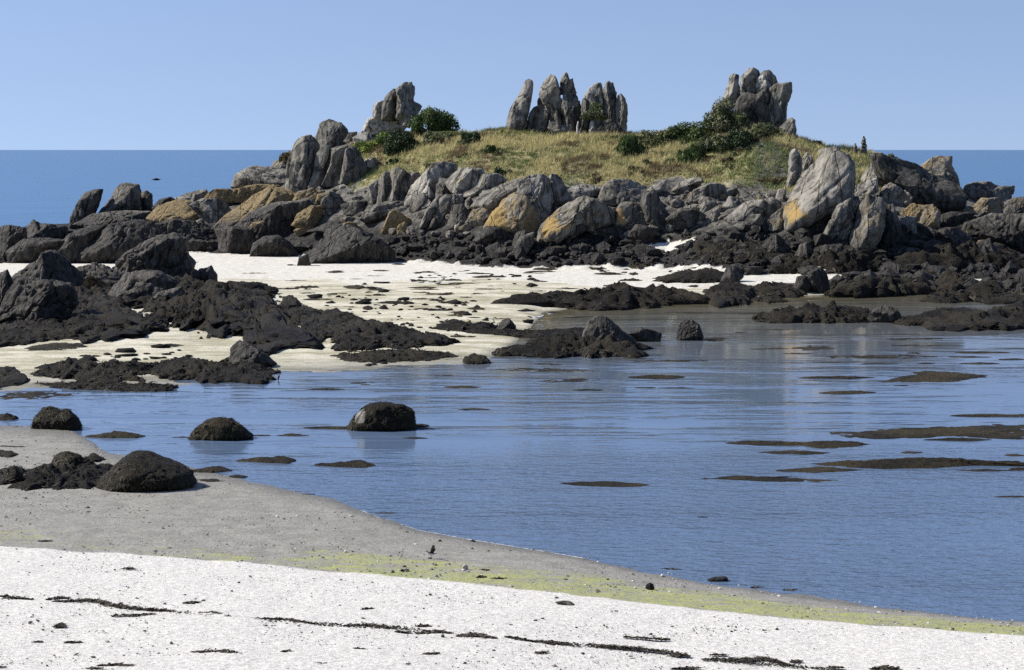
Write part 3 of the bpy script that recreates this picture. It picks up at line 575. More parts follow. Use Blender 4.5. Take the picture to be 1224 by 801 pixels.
BEDS = '''
I|seaweed_bed|h=11 f|mound of black weed below the smooth dark hump|322,425 340,300 420,255 540,300 640,370 745,440 680,485 500,485 360,485
I|seaweed_bed|h=9 f|black weed apron round the pointed peak and the rounded rock|-20,240 120,225 340,235 560,245 580,330 420,400 330,430 -20,430
I|seaweed_bed|h=9 f|black weed apron under the notched rock|500,250 700,215 900,205 1020,235 1224,238 1224,320 900,340 700,365 540,340
I|seaweed_bed|h=6 f|weed spilling from the mound to the beige sand|300,380 500,360 700,400 800,420 700,470 450,500 300,470
J|seaweed_bed|h=6|weed saddle between the black weed mass and the brown carpet|330,300 470,330 560,370 470,440 400,470 300,440
H|seaweed_bed|h=9 f|black weed shelf below the squat black rock|60,600 250,560 420,590 560,580 600,640 380,660 100,650
H|seaweed_bed|h=10 f|black weed shelf below the big smooth slab|600,600 760,560 960,540 1250,540 1250,640 900,650 640,640
F|seaweed_bed|h=8 f|weed covered ledge before the white sand pocket|380,480 520,460 640,460 860,480 880,560 640,575 400,560
I|seaweed_bed|h=8|flat carpet of black weed under the pointed peak|-10,415 60,412 300,395 368,480 120,505 -10,530
I|seaweed_bed|h=9 f|big mass of tangled black weed beside the notched rock|695,365 760,330 850,295 880,250 1000,230 1100,230 1224,235 1260,300 1224,480 1100,475 930,445 830,415 720,405
J|seaweed_bed|h=9 f|black weed mass running out onto the beige sand|20,210 70,188 130,208 192,278 300,395 395,470 300,505 180,495 90,472 20,430
J|seaweed_rock|b h=9|round weed lump on the beige sand|213,305 225,250 270,244 312,265 308,305 250,315
J|seaweed_bed|h=6|low weed ridge beyond the round lump|205,320 330,293 425,320 400,375 300,395 230,378
J|seaweed_bed|h=7|tapering weed ridge pointing across the sand|405,325 490,308 605,350 625,385 500,395 420,378
J|seaweed_bed|h=7 f|broad brown weed carpet at the sand end|445,445 460,390 560,358 700,368 800,400 900,430 1045,465 960,485 800,500 600,505 490,495
J|seaweed_bed|h=4|wet brown weed carpet at the water line|505,525 700,498 900,493 1055,525 900,560 700,565 560,560
J|seaweed_rock|h=9|smooth weed hump at the sand corner by the lagoon|1065,552 1120,518 1170,523 1205,562 1150,575
J|seaweed_bed|h=6|pointed weed heap on the sand beside the lagoon|935,398 1020,368 1090,366 1150,383 1230,383 1224,428 1080,418
I|seaweed_bed|h=7 f|long weed bank along the edge of the beige sand|155,612 260,588 400,588 450,598 600,593 700,608 725,650 680,695 450,695 300,685 180,645
I|seaweed_bed|h=6|weed bank cut by the picture edge on the beige sand|-10,622 60,608 82,640 155,690 100,715 -10,720
I|seaweed_bed|h=4|dark wet weed strip before the lagoon|175,692 400,688 600,698 832,708 845,738 640,744 400,730 250,720
I|seaweed_bed|h=6|weed bank around the pointed black rock|698,620 850,578 1000,598 1100,568 1230,588 1300,640 1224,695 1000,695 850,685 730,655
I|seaweed_bed|h=2 m|shallow drowned weed at the lagoon corner|-10,742 200,730 400,750 200,778 -10,782
K|seaweed_bed|h=8 f|weedy knoll spreading into the lagoon|125,448 250,408 300,393 360,408 480,368 600,398 700,398 720,432 694,465 560,475 350,470 200,460
K|seaweed_bed|h=4|tongue of weed from the sand to the knoll|-5,335 60,328 120,348 230,368 330,363 505,348 495,390 300,395 120,380 -5,370
K|seaweed_bed|h=10 f|long weedy reef behind the lagoon|228,232 330,212 400,228 450,198 560,188 620,178 700,203 850,183 960,203 985,240 820,248 700,273 560,278 400,273 250,243
K|seaweed_bed|h=7|weedy reef lying on the white sand|776,142 850,123 930,118 990,103 1060,118 1085,150 960,163 860,168 800,158
K|seaweed_bed|h=9 f|dark weed mass between the two reefs|955,238 990,188 1060,158 1130,158 1185,190 1155,225 1144,255 1040,262
K|seaweed_rock|h=8|rounded weed lump at the sand point|-15,470 5,455 40,453 95,492 40,504 -10,502
L|seaweed_bed|h=7|weed bank before the white sand pocket|55,190 150,163 270,163 294,205 264,228 150,220
L|seaweed_bed|h=7|small dark weed bank at the end of the long reef|-20,240 -10,195 50,223 74,252 10,260
L|seaweed_bed|h=4|low weed strip beside the shallow water|85,230 150,213 220,218 250,242 170,252
L|seaweed_bed|h=8 f|long dark weed ridge in the shallows|105,305 200,288 300,268 350,258 420,273 470,263 540,260 588,285 594,325 450,335 250,330 130,325
L|seaweed_bed|h=10 f|large weed bank with a humped back|715,316 800,303 860,283 910,260 960,258 1030,263 1064,290 1086,355 960,360 850,350 760,336
L|seaweed_bed|h=14 f|tall weed bank running out of view|1035,352 1060,278 1130,248 1230,230 1260,350 1120,358
L|seaweed_bed|h=11 f|black weed shore below the tall dark slab|425,215 480,178 560,148 640,138 720,148 840,158 845,195 700,215 520,230
L|seaweed_bed|h=10 f|black weed shore below the smooth dark slab|836,190 900,128 990,138 1004,195 920,208
L|seaweed_bed|h=9 f|weed heap at the seaward side of the sand streaks|975,215 1040,178 1090,163 1152,190 1164,220 1060,225
L|seaweed_bed|h=6|weed bank with a bright green edge|785,238 860,213 960,210 1004,235 920,250
L|seaweed_bed|h=5|weed strip at the back of the side channel|1000,238 1100,213 1250,208 1250,248 1080,255
M|seaweed_bed|h=7 f|flat dark weed bed beside the broad mound|75,405 100,328 200,313 380,318 490,318 430,395 350,415 220,420 130,420
M|seaweed_bed|h=6 f|weed bed at the grey flat edge|-10,405 -10,328 100,323 94,395
M|seaweed_bed|h=5|weed lump between the mound and the lump behind it|315,292 370,275 430,298 400,314 340,310
M|seaweed_bed|h=5 f|knobbly weed heap on the bed beside the mound|305,385 330,343 372,348 390,390
M|seaweed_bed|h=4|flat weed patch on the grey pebbles|-8,290 -8,253 40,258 84,280 40,295
M|seaweed_bed|h=6|rock with weed half in the lagoon|-8,145 -8,110 50,110 76,130 50,146
M|seaweed_bed|h=1.5|weed skirt under the flat topped rock|-8,168 60,160 130,162 140,182 -8,176
M|seaweed_mat|h=6|low weedy hump floating between two weedy rocks|345,208 420,193 500,183 550,183 584,200 550,217 430,217
M|seaweed_mat|h=5|weed tongue joined to the broad mound|765,352 860,330 900,318 949,345 860,358
M|seaweed_mat|h=3|weed tongue before the first one beside the broad mound|785,380 860,370 930,390 840,398
M|seaweed_mat|h=5|weedy hump with a long tail in front of the cone rock|945,304 1060,298 1120,283 1160,278 1203,300 1170,321 1060,313
N|seaweed_mat|h=5|weedy hump with a long tail below the big lagoon boulder|105,388 200,382 260,375 295,364 340,374 370,390 330,406 250,403
O|seaweed_mat|h=3 m|longest floating weed raft running out of view|540,217 700,211 850,199 1010,194 1120,185 1250,188 1250,250 1100,243 980,235 850,243 700,245 580,234
O|seaweed_mat|h=4 m|floating weed raft with a knobbly end|170,250 240,242 470,254 540,241 640,244 705,258 620,273 520,278 460,265 300,264
O|seaweed_mat|h=5 m|thick humped floating weed raft|485,322 640,317 720,307 840,301 960,302 1100,314 1250,321 1250,338 1060,331 900,343 740,348 600,337
O|seaweed_mat|h=3 m|forked floating weed raft nearest the open lagoon|65,378 200,361 320,364 455,368 380,376 605,385 540,396 300,391
L|seaweed_mat|h=3 m|short thick floating weed raft in two layers|620,575 680,555 780,538 760,528 860,522 1010,532 1100,550 1010,562 930,575 700,578
'''
# floating or stranded low mats: region kind x y w h  (S on sand, W on water, D drowned brown)
MATS = '''
J S 970,243 150 15;J S 1090,257 95 13;J S 1045,280 125 18;J S 890,312 175 14;J S 1135,310 105 10;J S 750,281 190 20;J S 530,300 155 14;J S 630,305 50 24;J S 570,208 115 24
J S 350,207 125 16;J S 250,215 130 14;J S 400,265 155 12;J S 345,236 85 10;J S 500,236 64 8;J S 680,218 85 10;J S 635,232 45 9;J S 1180,160 95 14;J S 270,105 50 10;J S 775,100 62 10;J S 1080,440 130 18
I S 270,530 290 50;I S 790,522 135 26;I S 415,572 105 18
K S 580,128 130 14;K S 682,127 46 18;K S 670,153 125 14;K S 100,138 155 12;K S 262,150 42 14;K S 260,173 48 18;K S 410,187 92 8;K S 300,198 100 7;K S 240,278 85 14;K S 30,270 85 12;K S 86,178 50 8;K S 135,190 50 7
K D 320,526 540 22;K D 330,502 190 14;K D 400,570 380 30;K W 780,553 230 20;K D 850,488 560 14;K W 490,608 130 8;K W 730,599 95 6;K W 860,600 150 6;K D 1020,400 130 28
L W 450,555 300 16;L W 500,618 235 17;L W 715,590 70 7;L W 630,500 145 8;L W 820,498 75 7;L W 1000,472 175 9;L W 1040,498 165 8;L W 1050,453 235 10;L W 1170,481 115 8;L D 800,425 360 14;L D 650,472 560 22;L D 770,455 110 10;L D 200,437 150 12;L D 430,494 145 9;L D 690,400 140 10;L D 350,436 260 22
N W 190,240 215 14;N W 555,232 70 16;N W 722,76 155 13;N D 660,30 155 10;N W 30,272 130 8;N W 95,512 64 9;N W 410,588 95 9;N W 535,284 112 9;N W 175,85 170 10;N D 320,60 150 20
X W 722,578 104 7;X W 568,489 40 3;X W 350,519 22 3;X W 840,618 14 2
M S 20,248 170 14;M W 970,370 84 16;M W 740,212 90 6;M W 1060,205 85 7
O W 1100,162 240 14;O W 1220,162 90 10;O W 990,245 215 13;O W 430,289 220 16;O W 835,290 88 10;O W 1195,300 80 10;O W 510,350 305 20;O W 1090,352 205 10;O W 1205,348 70 16;O W 1185,443 130 9;O W 810,22 0 0
'''
SHRUBS = [
 ('dense dark green bush leaning against the twin pinnacle', 518, 141, 54, 26, 'g', None),
 ('very dark round bush below the twin pinnacle', 482, 168, 42, 28, 'd', None),
 ('bright yellow green bush at the foot of the white boulder', 462, 165, 24, 22, 'y', None),
 ('olive bush behind the very dark round one', 524, 164, 44, 18, 'o', None),
 ('dark bush on the ridge between twin pinnacle and finger stones', 564, 165, 34, 18, 'd', None),
 ('low dark bush in the dry grass under the finger stones', 591, 180, 36, 14, 'g', None),
 ('small dark bush at the top edge of the front boulders', 602, 206, 24, 12, 'd', None),
 ('tiny dark bush in the middle of the dry grass', 555, 187, 18, 9, 'd', None),
 ('rounded fresh green bush at the foot of the triple stack', 751, 174, 35, 23, 's', None),
 ('rounded fresh green bush below the ivy clad crag', 828, 183, 31, 18, 's', None),
 ('wide dark green thicket beside the ivy clad crag', 823, 158, 52, 28, 'g', None),
 ('low grey green thicket on the skyline between stack and crag', 783, 166, 44, 22, 'o', None),
 ('tall olive bush growing up the ivy clad crag', 864, 138, 38, 38, 'o', None),
 ('narrow light olive bush in the cleft of the crag', 886, 141, 15, 26, 'o', None),
 ('black green bush in the hollow under the crag', 882, 168, 44, 26, 'd', None),
 ('heathery olive thicket on the slope below the broken crag', 922, 158, 58, 24, 'o', None),
 ('small dark bush alone on the seaward skyline', 977, 171, 17, 8, 'd', None),
 ('green cushion plant on top of the second upright slab', 405, 178, 24, 9, 'y', None),
 ('leafy plant clinging to the triple stack', 712, 132, 28, 17, 'o', 'stack'),
 ('dry brown bush at the lower edge of the grass', 706, 212, 40, 14, 'b', None),
 ('dry brown bush above the hump backed boulder', 760, 206, 52, 14, 'b', None),
 ('grassy cushion on the seaward shoulder near the stacked blocks', 345, 186, 22, 14, 'b', None),
 ('brown heather cushion beside the thin blades', 925, 215, 40, 14, 'b', None),
 ('olive scrub between the white boulder and the dark bushes', 500, 160, 46, 14, 'o', None),
 ('pale green scrub behind the stacked blocks', 436, 178, 36, 20, 'y', None),
 ('green scrub on the ridge beside the leaning finger stone', 612, 160, 34, 10, 'y', None),
 ('olive scrub spilling down between thicket and crag', 858, 170, 50, 20, 'o', None),
 ('dull green scrub below the heathery thicket', 905, 180, 60, 12, 'o', None),
 ('low olive bush on the crest of the dark wall', 1063, 187, 24, 8, 'o', None),
]
PINN = '''
V|standing_stone|t=1. z=0 p=2.6 c=3 r=.7|leaning finger stone standing apart at the end of the group|32,590 45,480 80,370 140,290 185,200 210,135 240,122 275,130 288,165 268,290 248,400 232,480 245,560 150,600
V|standing_stone|t=.5 z=0 p=2.6 r=1.4|low dark stone in the gap beside the leaning finger|225,570 240,470 280,385 325,355 345,400 370,480 350,560 290,590
V|standing_stone|t=.6 z=0 p=2.6 r=1.4|squat dark stone with a bent neck|300,540 315,440 345,390 312,280 318,245 350,275 390,350 430,440 430,520 380,550
V|standing_stone|t=1.05 z=0 p=2.6 c=3 r=.7|tall pointed stone with a broad pale side|335,260 360,180 400,120 445,78 478,85 510,150 530,220 530,330 510,440 470,560 430,460 400,380 360,310
V|standing_stone|t=.9 z=0 p=2.6 r=1.4|highest splintered stone of the finger group|530,250 538,120 560,70 585,45 605,70 618,120 645,105 670,170 685,240 640,260
V|standing_stone|t=.6 z=0 p=3 r=1.4|square shouldered stone under the highest splinter|540,600 540,400 560,260 600,232 685,245 715,340 720,480 700,600 620,620
V|standing_stone|t=.5 z=0 r=1.4|dark stone filling the middle of the finger group|470,580 470,440 510,330 545,290 565,400 565,560 520,600
V|rock|t=.55 z=0|dark hump in the grass before the finger group|415,560 440,480 480,460 520,500 600,560 615,610 560,620 480,600
V|flat_rock|t=1.35 z=0|flat pale slab in the grass before the finger group|520,560 530,525 590,530 650,560 700,600 640,612 560,605
V|standing_stone|t=.4 z=0 r=1.4|dark thin stone at the start of the triple stack|700,600 710,380 740,295 775,300 790,400 790,600
V|standing_stone|t=1.15 z=0 pale=.3 c=3 r=1.4|white streaked stone of the triple stack|750,420 750,260 790,195 850,165 900,150 915,200 925,330 900,480 850,520 790,500
V|standing_stone|t=.8 z=0 p=2.4 r=1.4|round topped middle stone of the triple stack|915,480 915,250 945,160 975,133 1015,150 1045,230 1050,400 1030,540 950,560
V|standing_stone|t=.85 z=0 p=2.4 r=1.4|brown end stone of the triple stack|1030,560 1010,360 1055,270 1085,242 1125,290 1145,360 1145,470 1120,560 1070,580
V|rock|t=.5 z=0 c=5|dark hollow base of the triple stack|790,650 800,520 850,480 1000,480 1080,560 1095,610 1050,660 880,680
V|rock|t=1.2 z=0 pale=.3|pale broken block at the end of the triple stack|990,520 1060,488 1130,490 1145,540 1130,605 1060,590
V|rock|t=1.3 z=0 pale=.5|pale footing stone of the triple stack|735,670 790,590 810,500 840,500 870,600 870,680 790,685
W|crag|t=1.05 z=0 r=1.4|pale left shoulder block of the ivy clad crag|160,340 185,260 215,140 245,122 290,135 295,250 280,360 230,400
W|crag|t=1. z=0 r=1.4|highest tower of the ivy clad crag|300,250 310,160 350,90 400,70 450,95 470,160 465,260 440,340 370,340 320,290
W|crag|t=.9 z=0 r=1.4|overhanging knob at the top of the crag|460,130 490,100 530,95 575,135 595,190 560,235 510,220 470,190
W|crag|t=1.3 z=0 pale=.4 r=1.4|white streaked block wedged under the overhanging knob|420,320 430,170 470,125 520,145 575,220 570,330 500,360
W|crag|t=.4 z=0 p=3 r=1.4|dark cleft block in the middle of the crag|280,500 260,360 330,270 420,300 500,230 530,260 535,510 400,520
W|crag|t=.95 z=0 p=3 r=1.4|square topped tilted block of the crag|525,480 520,320 530,240 590,205 660,195 712,190 705,300 670,390 665,480 610,535 560,520
W|rock|t=1. z=0|round stone on the slope below the tilted block|610,550 660,500 705,472 742,490 748,560 740,615 690,600
W|rock|t=.4 z=0|dark cave mouth block below the crag|190,680 240,560 280,480 350,500 375,620 390,715 260,720
'''  # crag block under the overhanging knob: sunlit notch painted in as pale tone
WRACK = '''
P|0,330 50,335 110,341|10|thin broken wrack line at the edge of the view on white sand
P|165,341 200,336 242,336|9|thin upper strand beside the longest wrack line
P|190,347 250,346 300,343 340,347 380,360 450,370 600,382|16|longest dark wrack line across the white sand
P|640,352 690,352|14|round wrack clump alone above the wrack line
P|695,390 740,388 772,394|12|short dark wrack strand following the longest line
P|785,400 815,405|5|wispy wrack scrap between two wrack strands
P|870,408 960,410 1010,414 1100,426|11|long thin wrack strand trailing after the short one
P|200,438 210,428 218,438|14|small upright wrack knot below the longest line
P|670,524 740,524 770,524 860,535|18|thick wrack clump with a raised middle near the bottom
P|345,572 400,568 465,574|12|flat wrack clump at the very bottom edge
P|230,490 280,492|5|tiny wrack scrap beside the small knot
P|125,489 142,490|7|tiny dark wrack crumb beside the tiny scrap
P|432,233 467,233|6|thin dark scrap high on the white sand
P|395,398 470,396 540,392|6|faint wrack strand under the longest line
P|1095,566 1135,568|12|dark wrack lump at the bottom before the gap
P|985,525 1008,523|12|grey wrack tuft above the bottom lump
P|1205,432 1228,432|9|wrack crumb where the thin strand ends
P|310,582 350,584|10|wrack scrap cut off by the bottom edge
P|0,578 10,582|12|dark wrack scrap in the bottom corner
P|140,138 180,138|8|dark strand of weed on the green algae flat
Q|45,432 100,430 150,436 210,442|20|thick wrack bar starting the second wrack line
Q|290,434 328,434|9|small wrack dash above the second line
Q|215,452 260,456|6|thin wrack link between two thick bars
Q|285,457 350,452 405,458|16|middle thick bar of the second wrack line
Q|430,467 500,466 558,476|20|blocky wrack bar with a square end
Q|600,470 690,486|6|faint wrack dots after the blocky bar
Q|690,486 760,490 820,496|14|wrack bar between the blocky bar and the long sloping one
Q|880,498 950,505 1010,510 1080,516 1150,524|16|long sloping wrack bar on white sand
Q|1155,530 1224,538|12|wrack bar at the lower end of the sloping line
Q|1015,472 1110,478 1160,482|6|thin wrack line above the long sloping bar
Q|705,528 738,526|9|small wrack dash below the second line
Q|98,376 132,374|9|little wrack scrap above the thick bar
Q|312,532 358,530|12|grey brown wrack tuft below the middle bar
Q|70,512 100,516|7|wrack crumb below the thick bar
Q|245,570 268,566|12|dark wrack crumb at the bottom of the sand
Q|545,268 595,270|10|dark weed clump at the top edge of the white sand
Q|497,263 525,263|6|small weed clump beside the darker one at the sand edge
Q|510,236 535,244|10|weed scrap on the algae near the white pebble
Q|145,38 215,38|7|weed strand floating just off the curved shore
Q|372,28 398,28|6|tiny weed scrap floating off the shore
Q|1145,233 1208,236|11|dark weed strand at the water line beside the dark stone
Q|232,240 252,240|5|tiny weed scrap at the edge of algae and sand
S|0,476 55,478|12|wrack bar end above the last wrack lump
S|110,492 250,494 320,488 410,512|20|last thick wrack lump of the sloping line
S|415,499 445,499|9|wrack dash beside the last thick lump
S|695,524 740,520 790,526|14|dark wrack clump at the bottom under the open sand
S|545,518 590,521|6|thin wrack dash at the bottom edge
S|140,476 180,476|4|wispy wrack trace above the last lump
S|275,241 310,241|7|weed strand at the water edge past the dark rock
S|385,250 430,250|5|thin weed strand on the yellow green shore
S|0,525 90,523|8|thin wrack trace under the last lump at the bottom
'''
# ------------------------------------------------------------------ reading the tables
REG = dict(A=(0,180,3.948), B=(260,80,3.948), C=(180,190,3.948), D=(440,170,3.948), E=(560,70,3.948), F=(720,170,3.948), G=(780,60,3.948), H=(914,160,3.948),
           I=(0,280,3.948), J=(280,290,3.948), K=(560,290,3.4576), L=(870,290,3.4576), M=(0,460,3.4), N=(340,440,3.4), O=(800,440,2.887),
           P=(0,600,2.914), Q=(400,600,2.914), S=(804,620,2.914), T=(1000,150,5.464), V=(600,80,7.65), W=(840,70,6.675), X=(0,0,1.))
def pts_of(rg, txt):
    ox, oy, s = REG[rg]
    return np.array([[float(v) for v in t.split(',')] for t in txt.split()]) / s + np.array([ox, oy])
THINGS = []        # (object, name, look, category, px centre, w, h, label given)
def oname(s): return s
SEED = [100]
def note(o, look, cat, P, label=None, group=None):
    P = np.asarray(P); lo, hi = P.min(0), P.max(0)
    THINGS.append(dict(o=o, look=look, cat=cat, c=(lo + hi) / 2, w=hi[0] - lo[0], h=hi[1] - lo[1], label=label, group=group, P=P))
def opt(txt):
    d = {}
    for t in txt.split():
        k, _, v = t.partition('='); d[k] = float(v) if v else 1.
    return d

def build_rock(rg, name, opts, label, ptxt):
    P = pts_of(rg, ptxt); o_ = opt(opts); lo, hi = P.min(0), P.max(0)
    bx = P[np.argmax(P[:, 1]), 0] * .35 + .65 * (lo[0] + hi[0]) / 2
    g = march(bx, hi[1] - 1.)
    y = o_.get('d', g[1] + o_.get('dy', 0))
    mw, mh = (hi - lo) / F * y
    depth = o_.get('k', .5) * math.sqrt(mw * max(mh, .3 * mw))
    y = y + depth * .55
    SEED[0] += 1; size = max(hi - lo); sd_ = zlib.crc32(label.encode()) % 99991 if label else SEED[0]
    X, Fc, W = rock_solid(P, y, depth, sd_ + int(o_.get('s', 0)), 6 if size > 75 else 5 if size > 26 else 4, o_.get('p', 2.7), int(o_.get('c', 4)), o_.get('r', 1.), o_.get('g', 1.16))
    lich = rgba(len(X))
    nl = [(o_['lx'], o_['ly'], o_['lr'])] if 'lx' in o_ else []
    for (lx, ly, lr) in nl:
        ox, oy, s = REG[rg]; c = at_y(lx / s + ox, ly / s + oy, y - depth * .7); rr = lr / s / F * y
        lich[:, 0] = np.maximum(lich[:, 0], sstep(1.3, .2, np.linalg.norm((X - c) * np.array([1.15, .35, .7]), axis=1) / rr * (1 + .9 * fbm(X * 1.6 / rr, 4))) * .9)
    lich[:, 1] = o_.get('pale', 0)
    base = np.array([X[:, 0].mean(), y, X[:, 2].min()])
    o = mesh(name, X - base, Fc, M['rock'], True, {'lich': lich}); o.location = base
    px = (lo[0] + hi[0]) / 2
    tide = o_.get('z', np.interp(px, [0, 180, 330, 450, 800, 1224], [4.2, 3.4, 2.6, 1.9, 2.0, 2.6]))
    if 'b' in o_: tide = 9.9
    o.color = (min(1.6, o_.get('o', 0) * 1.2 + (.12 if 330 > lo[0] > 150 or 560 < lo[0] < 720 or lo[0] > 1000 else 0.)), o_.get('t', .8) * 1.04, tide / 10, 1)
    note(o, label, 'rock', P)
    return o

# ------------------------------------------------------------------ seaweed
def fronds(centers, normals, n_per, length, width, rg, c0=(.006, .005, .0035), c1=(.030, .023, .011), down=.8):
    """limp strips of weed starting at points of a surface and running downhill over it"""
    m = len(centers); n = m * n_per
    c = np.repeat(centers, n_per, 0) + rg.normal(0, length * .12, (n, 3)); nr = np.repeat(normals, n_per, 0)
    g = np.array([0, 0, -1.]) * down + rg.normal(0, .6, (n, 3)); t = g - (g * nr).sum(1)[:, None] * nr
    t /= np.maximum(np.linalg.norm(t, axis=1), 1e-3)[:, None]; sd = np.cross(t, nr); sd /= np.maximum(np.linalg.norm(sd, axis=1), 1e-3)[:, None]
    L = length * rg.uniform(.5, 1.4, n)[:, None]; w = width * rg.uniform(.6, 1.4, n)[:, None]; lift = nr * L * .02
    a = c + nr * .01; b = a + t * L * .5 + lift + sd * rg.normal(0, .15, n)[:, None] * L; e = a + t * L + nr * .005 + sd * rg.normal(0, .35, n)[:, None] * L
    V = np.stack([a - sd * w, a + sd * w, b - sd * w * 1.1, b + sd * w * 1.1, e - sd * w * .5, e + sd * w * .5], 1).reshape(-1, 3)
    k = np.arange(n)[:, None] * 6
    Q = np.concatenate([k + np.array([[0, 1, 3, 2]]), k + np.array([[2, 3, 5, 4]])])
    cc = np.array(c0) + (np.array(c1) - np.array(c0)) * rg.random((n, 1)) ** 1.6
    col = np.ones((n * 6, 4)); col[:, :3] = np.repeat(cc, 6, 0)
    return V, Q, col
def vnorm(V, Fc):
    fn = np.cross(V[Fc[:, 1]] - V[Fc[:, 0]], V[Fc[:, 2]] - V[Fc[:, 0]]); out = np.zeros_like(V)
    for k in range(3): np.add.at(out, Fc[:, k], fn)
    return out / np.maximum(np.linalg.norm(out, axis=1), 1e-9)[:, None]

def mound(P, hpx, seed, sub_, rough=1., zoff=-.03, p=2.2):
    """a low heap whose footprint on the ground is the traced outline; hpx: its height in photo pixels"""
    lo, hi = P.min(0), P.max(0); H = max(hi[1] - lo[1], 1.)
    hp = min(hpx, H * .6); Q = P.copy(); Q[:, 1] = hi[1] - (hi[1] - P[:, 1]) * (1 - hp / H)
    W = np.array([march(a, b) for a, b in Q]); c, s, Rr = radial(W[:, :2]); s = s * np.array([1.08, 1.12])
    h = hp / F * c[1] * (1.25 if hpx > 4 else 1.)
    V, Fc = ico(sub_); a, b, cz = V[:, 0], V[:, 2], V[:, 1]
    rho = np.hypot(a, cz); th = np.arctan2(cz, a); k = (rho ** p + np.abs(b) ** p) ** (-1 / p)
    R_ = rad_at(Rr, th); x = c[0] + rho * k * np.cos(th) * R_ * s[0]; y = c[1] + rho * k * np.sin(th) * R_ * s[1]
    rg = np.random.default_rng(seed); off = rg.uniform(-30, 30, 3)
    q = np.stack([x, y, np.zeros_like(x)], -1)
    edge = np.clip(1 - rho * k, 0, 1)
    z = np.where(b > 0, b * k, b * k * .5)
    lump = 1 + rough * (.95 * fbm(q * (.9 / max(h * 2.2, .25)) + off, 4) + .55 * fbm(q * (3. / max(h * 2.2, .25)) + off, 3))
    ground = np.maximum(HT(x, y), 0.)
    if sub_ > 5: lump = lump + .55 * rough * (np.abs(fbm(q * np.array([1., .6, 1]) * (.8 / max(h, .2)) + off + 5, 3)) * 2.2 - .3)
    Z = ground + zoff + h * z * np.where(b > 0, np.clip(lump, .1, 2.6), 1.)
    rag = 1 + .10 * rough * fbm(np.stack([np.cos(th) * 3, np.sin(th) * 3, np.full_like(th, seed)], -1) * 2., 4) * 2
    rag = rag + rough * .16 * fbm(q * np.array([.8, .45, 1]) + off, 4) * np.clip(rho * k, 0, 1) ** 2 * 2
    x = c[0] + (x - c[0]) * rag; y = c[1] + (y - c[1]) * rag
    return np.stack([x, y, Z], -1), Fc, h

def build_bed(rg, name, opts, label, ptxt, cat='seaweed'):
    P = pts_of(rg, ptxt); o_ = opt(opts); SEED[0] += 1
    size = max(P.max(0) - P.min(0)); hpx = o_.get('h', np.clip((P.max(0) - P.min(0))[1] * .35, 2, 11))
    X, Fc, h = mound(P, hpx, SEED[0], 6 if size > 110 else 5 if size > 45 else 4, o_.get('r', .45 if name == 'seaweed_mat' else 1.), o_.get('zo', -.04))
    base = np.array([X[:, 0].mean(), X[:, 1].mean(), X[:, 2].min()])
    o = mesh(name, X - base, Fc, M['mat' if 'm' in o_ else 'weed']); o.location = base
    if name == 'seaweed_mat': o.data.materials[0] = M['mat']
    elif 'f' in o_ or size > 45 and 'm' not in o_:
        Nn = vnorm(X, Fc); r2 = np.random.default_rng(SEED[0]); up = np.nonzero(Nn[:, 2] > .05)[0]
        k = r2.choice(up, min(len(up), int(2 * size)), replace=False); sc = X[:, 1].mean() / 60.
        V, Q, c = fronds(X[k] - base, Nn[k], 2, .17 * sc ** .6, .02 * sc, r2)
        mesh('weed_fronds', V, Q, M['frond'], False, {'col': c}, o)
    note(o, label, cat, P)
    return o

def build_weedrock(rg, name, opts, label, ptxt):
    P = pts_of(rg, ptxt); o_ = opt(opts); lo, hi = P.min(0), P.max(0); g = march((lo[0] + hi[0]) / 2, hi[1] - 1)
    y = g[1]; mw, mh = (hi - lo) / F * y; depth = o_.get('k', .5) * math.sqrt(mw * mh); y += depth * .8
    SEED[0] += 1; r2 = np.random.default_rng(SEED[0])
    X, Fc, W = rock_solid(P, y, depth, SEED[0], 5, o_.get('p', 2.2), int(o_.get('c', 1)), .75)
    base = np.array([X[:, 0].mean(), y, X[:, 2].min()])
    o = mesh(name, X - base, Fc, M['rock'], True, {'lich': rgba(len(X))}); o.location = base; o.color = (0, .7, 0 if 'bare' in o_ else .99, 1)
    Nn = vnorm(X, Fc); s = X + Nn * .035 * (1 + .8 * fbm(X * 5., 3))[:, None]
    keep = np.ones(len(X), bool)
    if 'bare' in o_:                       # a clean pale flank
        ox, oy, sc = REG[rg]; c = at_y(o_['bx'] / sc + ox, o_['by'] / sc + oy, y - depth * .5)
        keep = np.linalg.norm((X - c) * np.array([1, .3, 1]), axis=1) > o_['br'] / sc / F * y * (1 + .4 * fbm(X * 3, 3))
        o.color = (0, 1.1, 0, 1)
    fk = Fc[keep[Fc].all(1)]
    ids = np.unique(fk); rm = np.full(len(X), -1); rm[ids] = np.arange(len(ids))
    cov = mesh('seaweed_cover', s[ids] - base, rm[fk], M['mat'], True, None, o)
    k = r2.choice(np.nonzero(keep)[0], min(keep.sum(), int(9 * max(hi - lo))), replace=False)
    V, Q, c = fronds(X[k] - base + Nn[k] * .02, Nn[k], 2, .12, .011, r2, (.008, .0065, .004), (.042, .033, .014), 1.3)
    mesh('weed_fronds', V, Q, M['frond'], False, {'col': c}, cov)
    note(o, label, 'rock', P)
    return o

